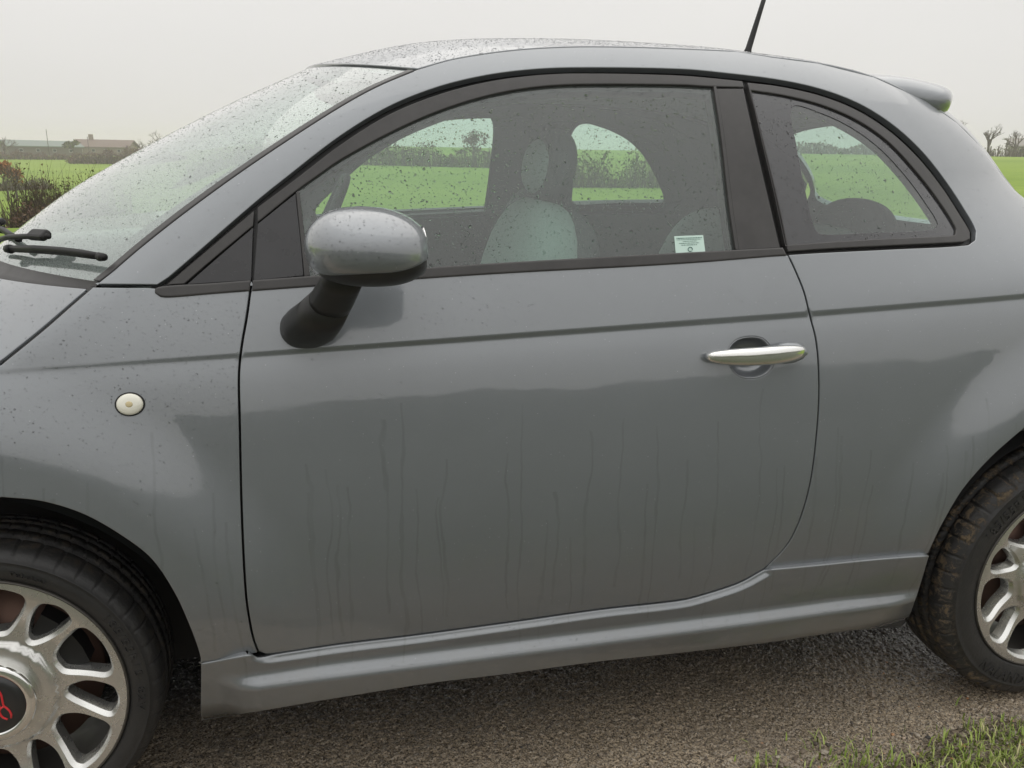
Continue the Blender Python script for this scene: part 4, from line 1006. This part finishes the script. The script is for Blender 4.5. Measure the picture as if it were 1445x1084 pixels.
class CapSurf:                                  # the mirror cap as a surface, for its rain drops
    def __init__(s, pt): s.pt = pt
    def eval(s, uv):
        f = lambda q: np.array([s.pt(u, min(.99, v)) for u, v in q]); h = 2e-3; P = f(uv); N = np.cross(f(uv+[h, 0])-P, f(uv+[0, h])-P); N /= np.linalg.norm(N, axis=1)[:, None]+1e-9
        c = np.array([.694, -.965, 1.130]); return P, N*np.sign((N*(P-c)).sum(1))[:, None]

# --- side repeater
def repeater():
    c = np.array(SIDE.hit(183.5, 570.5)); n = 40; t = np.linspace(0, 2*math.pi, n, endpoint=False)
    def ring(k, lift): P, N = SIDE.eval(c+np.stack([np.cos(t)*.0215*k, np.sin(t)*.0178*k], 1)); return P+N.mean(0)*lift
    fe = bpy.data.objects['front_fender']
    b = MB().rings([ring(1.10, -.002), ring(1.08, .0016), ring(.98, .002), ring(.96, 0)], False).build('side_repeater', BLACK, fe)
    MB().rings([ring(.98, .0), ring(.95, .003), ring(.8, .0052), ring(.5, .0066), ring(.1, .007)]).build('lens', LENSM, b)
    MB().rings([ring(.30, .0066)*1.0, ring(.2, .0073), ring(.05, .0075)]).build('bulb', mat('amber_bulb', (.62, .52, .30), .3), b)
repeater()

# --- wheels
def tyre_material(lo, hi):
    tm = mat('tyre_rubber', (.021, .021, .021), .62); _t = NT(tm); _co = _t.coords()
    _sp = _t.n('ShaderNodeSeparateXYZ'); _t.l(_co, _sp.inputs[0])
    _rr = _t.math('SQRT', _t.math('ADD', _t.math('MULTIPLY', _sp.outputs['X'], _sp.outputs['X']), _t.math('MULTIPLY', _sp.outputs['Z'], _sp.outputs['Z'])))
    _md = _t.math('MULTIPLY', _t.ramp(_t.math('MULTIPLY_ADD', _rr, 10.0, -2.6), [(.33, 0), (.50, 1)]), _t.ramp(_t.noise(_co, 38, 9, .8, .6), [(lo, 0), (hi, 1)]))
    _ds = _t.ramp(_t.noise(_co, 6, 7, .6), [(.35, 0), (.8, 1)])
    _c = _t.mix(_t.math('MULTIPLY', _ds, .5), (.019, .019, .019), (.055, .052, .048)); _c = _t.mix(_t.math('MULTIPLY', _md, .9), _c, (.20, .145, .085)); _t.l(_c, _t.b.inputs['Base Color'])
    _t.l(_t.math('MULTIPLY_ADD', _md, .3, .50), _t.b.inputs['Roughness']); _t.l(_t.bump(_t.math('ADD', _t.noise(_co, 60, 6, .7), _t.math('MULTIPLY', _md, 1.2)), .5, .004), _t.b.inputs['Normal'])
    return tm
TYRE = tyre_material(.495, .575); TYRE_MUDDY = tyre_material(.51, .59)
ALLOY = mat('wheel_alloy', (.50, .485, .44), .27, .9, .3); _t = NT(ALLOY); _co = _t.coords()
_f = _t.ramp(_t.noise(_co, 14, 8, .7), [(.48, 0), (.8, 1)]); _t.l(_t.mix(_t.math('MULTIPLY', _f, .5), (.68, .68, .655), (.38, .36, .33)), _t.b.inputs['Base Color'])
_t.l(_t.math('MULTIPLY_ADD', _f, .22, .26), _t.b.inputs['Roughness']); _t.l(_t.bump(_t.noise(_co, 900, 2), .1, .0003), _t.b.inputs['Normal'])
SHADED_ALLOY = plastic('shaded_alloy', (.075, .07, .062), .45, .6); SHADED_ALLOY.node_tree.nodes['Principled BSDF'].inputs['Metallic'].default_value = .6  # barrel alloy near black: shade behind the spokes put into the colour
CAPBLK = mat('cap_black', (.02, .02, .021), .35, coat=.4)
DISC = mat('brake_iron', (.13, .075, .055), .5, .6)

def tyre_mesh(lettering, kr=1.0, ki=1.0):
    rm = lambda r: r if r < .245 else .245+(r-.245)*kr
    mb = MB(); n = 624
    half = [(.226, -.080), (.233, -.089), (.240, -.0925), (.2405, -.0945), (.246, -.0965), (.262, -.101), (.278, -.1005), (.2865, -.0985), (.2875, -.0995), (.290, -.0985), (.2905, -.0965), (.300, -.0925), (.308, -.0875), (.314, -.080), (.3175, -.070), (.3185, -.056),
            (.3185, -.052), (.311, -.0505), (.311, -.0435), (.3195, -.042), (.3205, -.020), (.3125, -.0185), (.3125, -.0115), (.3205, -.010)]
    prof = half+[(r, -y) for r, y in half[::-1]]
    V = []; m = len(prof)
    for k in range(n):
        a = 2*math.pi*k/n
        for j, (r, y) in enumerate(prof):
            ay = abs(y)
            if .05 < ay < .0965 and r > .299 and k % 13 == 0: r -= .006 if ay < .09 else .003
            if ay < .045 and r > .315 and (k+int(ay*200)) % 9 == 0: r -= .005
            r = rm(r); V.append((r*math.cos(a), y*(ki if y > 0 else 1), r*math.sin(a)))
    F = [(k*m+j, ((k+1) % n)*m+j, ((k+1) % n)*m+j+1, k*m+j+1) for k in range(n) for j in range(m-1)]
    mb.add(V, F)
    for txt, rad, ang, size, flip in lettering:           # raised sidewall lettering, bent round the tyre
        cu = bpy.data.curves.new('text', 'FONT'); cu.body = txt; cu.size = size; cu.extrude = .0022; cu.resolution_u = 2; cu.align_x = 'CENTER'; cu.space_character = 1.12
        to = bpy.data.objects.new('text', cu); COL.objects.link(to); dg = bpy.context.evaluated_depsgraph_get(); dg.update()
        me = to.evaluated_get(dg).to_mesh(); P = np.array([v.co[:] for v in me.vertices]); FF = [tuple(p.vertices) for p in me.polygons]
        bpy.data.objects.remove(to)
        if not len(P): continue
        cy = P[:, 1]-size*.35
        if not flip: A = math.radians(ang)-P[:, 0]/rad; R_ = rad+cy
        else: A = math.radians(ang)+P[:, 0]/rad; R_ = rad-cy
        R0_ = R_; R_ = np.where(R_ < .245, R_, .245+(R_-.245)*kr)
        yb = np.interp(R0_, [.240, .246, .262, .278, .2865], [-.0945, -.0965, -.101, -.1005, -.0985])
        # seen from -y, x runs right and z up, so angles increase anticlockwise
        mb.add(np.stack([R_*np.cos(A), yb-.0004-P[:, 2]*.9, R_*np.sin(A)], 1), FF)
    return mb
def rim_meshes():
    R0 = .2335
    def f(P):
        r = np.hypot(P[:, 0], P[:, 1]); th_ = np.arctan2(P[:, 1], P[:, 0])
        return -.0955+.019*smst((.222-r)/.080)-.012*smst((.1125-r)/.011)
    class Face:
        def eval(s, uv):
            h = 5e-4; y = f(uv); gx = (f(uv+[h, 0])-f(uv-[h, 0]))/(2*h); gz = (f(uv+[0, h])-f(uv-[0, h]))/(2*h)
            N = np.stack([gx, -np.ones(len(uv)), gz], 1); N /= np.linalg.norm(N, axis=1)[:, None]
            return np.stack([uv[:, 0], y, uv[:, 1]], 1), N
    def pol(L, off): return [(r*math.cos(math.radians(t+off)), r*math.sin(math.radians(t+off))) for r, t in L]
    small = [(.114, 2), (.119, 7), (.134, 10), (.16, 11.5), (.19, 10.5), (.211, 8), (.2215, 1), (.220, -5), (.209, -10), (.182, -11), (.15, -10), (.128, -6.5), (.116, -2)]
    big = [(.116, 27), (.115, 33), (.121, 39.5), (.142, 44), (.172, 46), (.203, 46.5), (.2185, 43), (.2235, 30), (.2185, 17), (.203, 13.4), (.172, 13.8), (.142, 16), (.121, 20.5)]
    loops = []
    for k in range(6): loops += [clean(cr_spline(pol(small, 60*k), .006)), clean(cr_spline(pol(big, 60*k), .006))]
    t = np.linspace(0, 2*math.pi, 160, endpoint=False); outer = np.stack([R0*np.cos(t), R0*np.sin(t)], 1)
    g = np.arange(-.238, .239, .007); Q = np.array([(x+(j % 2)*.0035, z) for j, z in enumerate(g) for x in g])
    ok = inside(outer, Q) & (np.hypot(Q[:, 0], Q[:, 1]) < R0-.003)
    for h in loops: ok &= ~inside(h, Q) & ~near_edge(h, Q, .0025)
    Q = Q[ok]; pts = [Vector(p) for L in [outer]+loops for p in L]+[Vector(p) for p in Q]; ed = []; st = 0
    for L in [outer]+loops: ed += [(st+i, st+(i+1) % len(L)) for i in range(len(L))]; st += len(L)
    r = delaunay_2d_cdt(pts, ed, [], 0, 1e-7); UV = np.array([v[:] for v in r[0]]); F = [list(q) for q in r[2]]
    cen = np.array([UV[q].mean(0) for q in F]); ok = inside(outer, cen)
    for h in loops: ok &= ~inside(h, cen)
    F = [q if area(UV[q]) > 0 else q[::-1] for q, k in zip(F, ok) if k]
    fc = Face(); P, N = fc.eval(UV); V = [P]; NN = [N]; FF = F; base = len(P)
    for i_, L in enumerate(loops):
        sm = i_ % 2 == 0
        n = len(L); c = L.mean(0); prevs = []
        Nn = None
        steps = ((0, 0, 0), (.0006, .0003, .15), (.0011, .0010, .62), (.0062, .0085, .66), (.0068, .0098, 1.0), (.0078 if sm else .0086, .032, 1.5))
        for k, (sh, dp, w) in enumerate(steps):
            U = offset_poly(L, sh) if sh else L; p, nn = fc.eval(U)
            cd_ = offset_poly(L, .002)-L; cd_ /= np.linalg.norm(cd_, axis=1)[:, None]; inn = np.stack([cd_[:, 0], np.zeros(n), cd_[:, 1]], 1)
            nr = nn*(1-min(w, 1)*.72)+inn*min(w, 1)*.9; nr /= np.linalg.norm(nr, axis=1)[:, None]
            p = p+np.array([0, dp, 0]); V.append(p); NN.append(nr if k else nn)
        for k in range(len(steps)-1):
            for i in range(n):
                j = (i+1) % n; FF.append([base+k*n+i, base+k*n+j, base+(k+1)*n+j, base+(k+1)*n+i])
        base += n*len(steps)
    face = (np.concatenate(V), FF, np.concatenate(NN))
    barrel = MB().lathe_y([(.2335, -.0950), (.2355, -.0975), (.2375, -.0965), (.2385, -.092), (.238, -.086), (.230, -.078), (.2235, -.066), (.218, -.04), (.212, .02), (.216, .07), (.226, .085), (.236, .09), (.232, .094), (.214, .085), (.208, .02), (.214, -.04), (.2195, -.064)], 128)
    return face, barrel
FACE, BARREL = rim_meshes()
CAP_R, CAP_Y = [0, .02, .044, .060], [.1105, .110, .1090, .1065]
EMBLEM = [[(-24, 962), (-10, 966), (1, 979), (4, 990), (5.5, 996), (9, 998.5), (13.5, 1003), (16, 1008.5), (15.8, 1013)],
          [(5.2, 996.5), (1.5, 999), (-.5, 1003), (1, 1008), (4.5, 1012.5), (11, 1015)],
          [(-22, 972), (-10, 975), (-4, 985), (-3, 992), (1, 999)],
          [(-30, 962), (-42, 968), (-44, 982), (-34, 992), (-28, 986)], [(-34, 992), (-40, 1000), (-36, 1010), (-26, 1012)]]
def red_logo(par, front):
    """outlined red figures 500; the last figure is the one the photograph shows at the edge of the picture"""
    mb = MB()
    for s_ in EMBLEM:
        P = []
        for px, py in cr_spline(s_, 2.5, False):
            p = at_y(px, py, -.697-.1095); P.append(((p[0]-(AXF+.030))/.93, (p[2]-.328)/.985))
        if not front: P = [(-x, -z) for x, z in P]
        P = [p for p in P if math.hypot(*p) < .057]
        if len(P) > 2: mb.tube([(x, -float(np.interp(math.hypot(x, z), CAP_R, CAP_Y))-.0006, z) for x, z in P], .0018, 6)
    mb.build('emblem', RED, par, label='red outlined figures 500')
def wheel(phase, lettering, logo, kr, ki):
    w = empty('wheel', (0, 0, 0), CAR)
    ty = tyre_mesh(lettering, kr, ki).build('tyre', TYRE if logo else TYRE_MUDDY, w)
    rim = mesh('rim', FACE[0], FACE[1], ALLOY, w, True, FACE[2]); 
    ba = BARREL.build('rim_barrel', SHADED_ALLOY, w)
    rim.rotation_euler = (0, -math.radians(phase), 0)
    cap = MB().lathe_y([(.0005, -.1105), (.02, -.110), (.044, -.1090), (.0600, -.1065), (.0607, -.1035)], 64).build('hub_cap', CAPBLK, w)
    MB().lathe_y([(.0607, -.1060), (.0625, -.1080), (.068, -.1082), (.0745, -.1065), (.0778, -.1035), (.0782, -.096), (.0782, -.086)], 80).build('hub_cap_ring', CHROME, w)
    red_logo(w, logo)
    MB().lathe_y([(.03, -.03), (.11, -.03), (.115, -.02), (.175, -.018), (.176, .004), (.10, .004)], 72).build('brake_disc', DISC, w)
    MB().rings([[(.165*math.cos(q)*k_, y_, .165*math.sin(q)*k_) for q, k_ in [(.2, 1), (.4, 1), (.6, 1), (.8, 1), (1.0, 1), (1.0, .6), (.8, .6), (.6, .6), (.4, .6), (.2, .6)]] for y_ in (-.055, -.05, .0)]).build('brake_caliper', BLACK, w, False)
    return w
def put(w, x, y, far=False):
    w.location = (x, y, WR-.0015)
    if far: w.rotation_euler = (0, 0, math.pi)
wf = wheel(52, [('185/55R15  82V', .268, 12, .030, False), ('Tubeless', .263, 68, .016, False), ('RADIAL', .262, 96, .02, False), ('MAX LOAD 475 KG', .27, 200, .016, False)], True, .70, .62)
put(wf, AXF+.030, -.697)
wf.location.z = .328; wf.scale = (.93, 1, .985)
wr = wheel(42, [('185/55R15', .268, 137, .030, False), ('NALAND', .270, 243, .034, True), ('TUBELESS', .266, 30, .02, False)], False, 1.125, .9)
put(wr, AXR, -.692)
def copy_wheel(w, x):
    c = w.copy(); COL.objects.link(c); c.parent = CAR
    for ch in w.children:
        d = ch.copy(); COL.objects.link(d); d.parent = c
    put(c, x, .692, True); c.location.z = w.location.z
copy_wheel(wf, AXF+.030); copy_wheel(wr, AXR)

# --- wipers
def wiper(pts_blade, pts_arm, capc, scale=1.0):
    def P(px, py, lift): uv = WS.hit(px, py); p, n = WS.eval(np.array([uv])); return p[0]+n[0]*lift
    b = [P(x, y, .016) for x, y in pts_blade]
    arm = MB().tube([P(x, y, l) for x, y, l in pts_arm], [.0052*scale]*len(pts_arm), 8)
    w = arm.build('wiper', BLACK, CAR)
    bl = MB(); d = (b[-1]-b[0])/np.linalg.norm(b[-1]-b[0]); _, n = WS.eval(np.array([WS.hit(*pts_blade[0])])); n = n[0]; s_ = np.cross(n, d)
    prof = [(-.008, -.004), (-.004, .008), (.004, .011), (.009, -.002), (.002, -.012), (-.002, -.012)]
    rr = [[p+s_*a_*k+n*c_*k for a_, c_ in [(a_*.75, c_*.75) for a_, c_ in prof]] for p, k in zip(b, [.8]+[1]*(len(b)-2)+[.8])]
    bl.rings(rr).build('wiper_blade', BLACK, w)
    p = b[-1]; MB().tube([p-d*.012, p+d*.004], [.0078, .0064], 8).build('end_cap', BLACK, w); p = b[0]; MB().tube([p-d*.006, p+d*.01], [.008, .009], 8).build('end_cap', BLACK, w)
    q = P(capc[0], capc[1], .028); m = np.stack([d, s_, n], 1)
    bevel(MB().box(q, (.058*scale, .022*scale, .014), m).build('wiper_clip', BLACK, w, False), .005, 2)
wiper([(22, 360), (60, 361), (100, 364), (130, 368), (155, 372)], [(2, 351, .02), (30, 351, .03), (60, 350, .03), (85, 348, .026)], (72, 347))
wiper([(4, 326), (14, 333), (26, 341), (36, 346)], [(2, 318, .03), (8, 322, .03), (12, 328, .026)], (7, 318), .7)

# --- interior
def lathe_pad(name, c, rx, ry, rz, mat_, parent, ex=2.6, tilt=0):
    V = []; F = []; n, m = 28, 16
    for j in range(m+1):
        ph = -math.pi/2+math.pi*j/m
        for i in range(n):
            t = 2*math.pi*i/n
            def pw_(q): return math.copysign(abs(q)**(2/ex), q)
            V.append((rx*pw_(math.cos(ph))*pw_(math.cos(t)), ry*pw_(math.cos(ph))*pw_(math.sin(t)), rz*pw_(math.sin(ph))))
    V = np.array(V); ct, st = math.cos(tilt), math.sin(tilt); V = np.stack([V[:, 0]*ct+V[:, 2]*st, V[:, 1], -V[:, 0]*st+V[:, 2]*ct], 1)+np.array(c)
    F = [(j*n+i, j*n+(i+1) % n, (j+1)*n+(i+1) % n, (j+1)*n+i) for j in range(m) for i in range(n)]
    return mesh(name, V, F, mat_, parent)
def seat(yc, pale, dx):
    st = empty('front_seat', (0, 0, 0), CAR)
    lathe_pad('seat_cushion', (.86+dx, yc, .56), .28, .25, .10, SEATD, st, 3.2, .12)
    lathe_pad('backrest', (1.060+dx, yc, .84), .095, .25, .33, pale, st, 2.9, .20)
    lathe_pad('backrest_shell', (1.105+dx, yc, .84), .10, .235, .315, SEATD, st, 2.9, .20)
    lathe_pad('headrest', (1.140+dx, yc, 1.236), .046, .115, .083, SEATD, st, 2.4, .15)
    lathe_pad('headrest_pad', (1.115+dx, yc, 1.236), .034, .095, .062, pale, st, 2.2, .15)
    for s_ in (-.06, .06): MB().tube([(1.165+dx, yc+s_, 1.10), (1.17+dx, yc+s_, 1.2)], .007, 6).build('headrest_post', INTD, st)
seat(-.33, SEATL, 0); seat(.33, SEATD, .17)
rs = empty('rear_seat', (0, 0, 0), CAR)
for s_ in (-1, 1):
    lathe_pad('backrest', (1.83, .29*s_, .84), .10, .29, .27, SEATL, rs, 2.8, .32)
    lathe_pad('headrest', (1.965, .29*s_, 1.085), .055, .15, .085, SEATD, rs, 2.3, .3)
lathe_pad('seat_cushion', (1.60, 0, .60), .28, .58, .10, SEATD, rs, 3, .1)
lathe_pad('parcel_shelf', (2.19, 0, 1.005), .24, .50, .02, INTD, CAR, 5)
lathe_pad('dashboard', (.28, 0, .90), .32, .66, .135, INTD, CAR, 3.2, -.05)
mb = MB(); t = np.linspace(0, 2*math.pi, 40); cs, sn = math.cos(.45), math.sin(.45)
mb.tube([(.62+.185*math.sin(q)*sn, .34+.185*math.cos(q), 1.02+.185*math.sin(q)*cs) for q in t], .015, 8, False).tube([(.56, .34, .98), (.62, .34, 1.02)], .06, 12).tube([(.62, .18, 1.02), (.62, .5, 1.02)], .018, 6)
mb.build('steering_wheel', INTD, CAR)
hl = Loft(np.vstack([on_side(T_R[::3]), on_side(T_REAR[:4])])*[1, .97, 1]+[0, 0, -.045], C_r+[0.02, 0, -.045], 2.05, .53, 1.35)
panel('headliner', hl, rect(hl), HEADL, CAR, res=.06)
# far-side inner trim with its two openings, and near-side door card
fo1 = px_loop([(434, 319, 1), (441, 294), (472, 260), (521, 217), (580, 181), (640, 158), (676, 152.5), (692, 158), (697, 176), (692, 231), (684, 290), (680, 309.5, 1), (600, 313)], FARS, .03)
fo2 = px_loop([(765, 172), (800, 162), (840, 168), (880, 185), (905, 207), (925, 240), (938, 270), (938, 286), (927, 294), (870, 296), (810, 297), (784, 293, 1), (784, 230)], FARS, .03)
tr_out = np.array([(.28, 1.01), (.45, 1.14), (.64, 1.285), (.80, 1.375), (.95, 1.42), (1.25, 1.45), (1.55, 1.45), (1.8, 1.42), (2.0, 1.365), (2.15, 1.28), (2.30, 1.12), (2.36, .95), (2.36, .7), (2.0, .70), (1.2, .60), (.5, .5), (.40, .7)])
try:
    panel('inner_trim', FARS, tr_out, INT, CAR, holes=[fo1, fo2], off=.034, thick=-.015, res=.03)
except Exception as ex: print('inner trim', ex)
card = np.array([(.55, .42), (1.5, .45), (1.52, .9), (1.48, 1.045), (.62, 1.005), (.5, .8)])
panel('door_card', SIDE, card, INT, CAR, off=.07, thick=.03, res=.05)
near_q = np.array([(1.62, .6), (2.3, .7), (2.36, 1.0), (2.25, 1.06), (1.66, 1.05)]); panel('side_card', SIDE, near_q, INT, CAR, off=.07, thick=.03, res=.05)

# --- window sticker
stp = clean(px_loop([(954, 331.5, 1), (995, 330, 1), (998, 353.5, 1), (956, 355.5, 1)], step=5))
STK = panel('window_sticker', SIDE, stp, mat('sticker_paper', (.62, .80, .72), .6), CAR, off=.0085, thick=.0005, bev=.0003, res=.01, reg='stk')
def sticker_print():
    mb = MB()
    def dash(x0, x1, y, h=1.0):
        a = [SIDE.hit(*q) for q in ((x0, y), (x1, y), (x1, y+h), (x0, y+h))]; P, N = SIDE.eval(np.array(a)); P = P-N*.0079
        mb.add(P, [(0, 1, 2, 3)])
    for y, x0, x1, h in ((333.6, 957, 993, 1.1), (336.0, 957, 992, .6), (338.3, 966, 986, .8), (341.0, 961, 989, .9), (343.6, 964, 986, .9)):
        x = x0
        while x < x1:
            w = random.uniform(.7, 3.2); dash(x, min(x+w, x1), y-(x-975)*.035, h); x += w+random.uniform(.4, .9)
    uv = np.array([SIDE.hit(976, 350)]); 
    ring = [SIDE.hit(976.5+3.0*math.cos(a), 350.3+3.0*math.sin(a)) for a in np.linspace(.9, 2*math.pi+.4, 22)]; P, N = SIDE.eval(np.array(ring)); mb.tube(P-N*.0078, .0007, 5)
    mb.build('print', mat('sticker_ink', (.05, .14, .12), .6), STK, False)
sticker_print()

# --- rain drops: real little lenses of water
def dome(n=6):
    V = [(math.cos(2*math.pi*k/n), math.sin(2*math.pi*k/n), -.05) for k in range(n)]+[(.74*math.cos(2*math.pi*(k+.5)/n), .74*math.sin(2*math.pi*(k+.5)/n), .34) for k in range(n)]+[(0, 0, .52)]
    F = [(k, (k+1) % n, n+k) for k in range(n)]+[((k+1) % n, n+(k+1) % n, n+k) for k in range(n)]+[(n+k, n+(k+1) % n, 2*n) for k in range(n)]
    return np.array(V), np.array(F)
DV, DF = dome()
def drops(name, surf, ins, off, n, r0, sig, rmax, parent, keep=None, stretch=(1, 1), m=WATER, holes=True):
    lo, hi = ins[0].min(0), ins[0].max(0); U = RNG.uniform(lo, hi, (n*3, 2)); ok = inside(ins[0], U)
    if holes:
        for h in ins[1:]: ok &= ~inside(h, U)
    U = U[ok]
    if keep is not None: U = U[RNG.random(len(U)) < keep(U)]
    U = U[:n]; P, N = surf.eval(U); P = P-N*off; k = len(U)
    r = np.minimum(rmax, r0*np.exp(sig*RNG.standard_normal(k)))
    T = np.cross(N, [0, 1, .001]); T /= np.linalg.norm(T, axis=1)[:, None]; B = np.cross(N, T); a = RNG.uniform(0, 6.28, k)
    e = RNG.uniform(.75, 1.25, (k, 2))
    V = (P[:, None]+r[:, None, None]*(DV[None, :, 0, None]*T[:, None]*e[:, None, 0:1]*stretch[0]+DV[None, :, 1, None]*B[:, None]*e[:, None, 1:2]*stretch[1]+DV[None, :, 2, None]*N[:, None])).reshape(-1, 3)
    F = (DF[None]+np.arange(k)[:, None, None]*len(DV)).reshape(-1, 3)
    me = bpy.data.meshes.new(name); me.vertices.add(len(V)); me.vertices.foreach_set('co', V.ravel())
    me.loops.add(len(F)*3); me.loops.foreach_set('vertex_index', F.ravel().astype(np.int32)); me.polygons.add(len(F))
    me.polygons.foreach_set('loop_start', np.arange(len(F), dtype=np.int32)*3); me.polygons.foreach_set('loop_total', np.full(len(F), 3, np.int32))
    me.polygons.foreach_set('use_smooth', [True]*len(F)); me.update(calc_edges=True); me.validate()
    # domes must face outward
    nn = np.cross(V[F[0][1]]-V[F[0][0]], V[F[0][2]]-V[F[0][0]])
    if nn @ N[0] < 0: me.flip_normals()
    return link(name, me, m, parent, kind='stuff')
def dr(key, *a, **k):
    s, ins, off, o = REG[key]; par = k.pop('parent', o); return drops('water_drops', s, ins, off, *a, par, **k)
dr('door_glass', 9500, .00072, .5, .0028)
dr('quarter_glass', 1800, .0008, .5, .003)
dr('qfrit', 1300, .0008, .45, .0025)
dr('windscreen', 17000, .00062, .45, .0026, keep=lambda u: np.where(u[:, 0] < .25, 1, .3))
dr('roof', 20000, .00085, .35, .0026, keep=lambda u: np.where(u[:, 0] < .1, 1, .15))
_pt, _vb, _sh = REG.pop('mirror_cap')
drops('water_drops', CapSurf(_pt), [np.array([(math.pi*1.02, -.35), (math.pi*1.98, -.2), (math.pi*1.98, .97), (math.pi*1.02, .97)])], 0, 800, .00055, .4, .0013, _sh)
dr('bonnet', 4500, .0007, .4, .003, keep=lambda u: (u[:, 0] < -.1)*1.0*(u[:, 1] < .3))
dr('front_fender', 3000, .0007, .35, .0016, keep=lambda u: np.where(u[:, 0] > -.05, np.where(u[:, 1] > .82, 1, .35), 0))
dr('door', 3000, .0006, .35, .0015, keep=lambda u: np.where(u[:, 1] > .93, np.where(u[:, 0] < 1.0, .8, .3), .16))
dr('body_side', 4500, .0007, .35, .0016, keep=lambda u: np.where(u[:, 1] > 1.1, .8, .2))
dr('side_skirt', 3500, .0006, .4, .0016, keep=lambda u: np.where(u[:, 1] > .31, 1, .25))
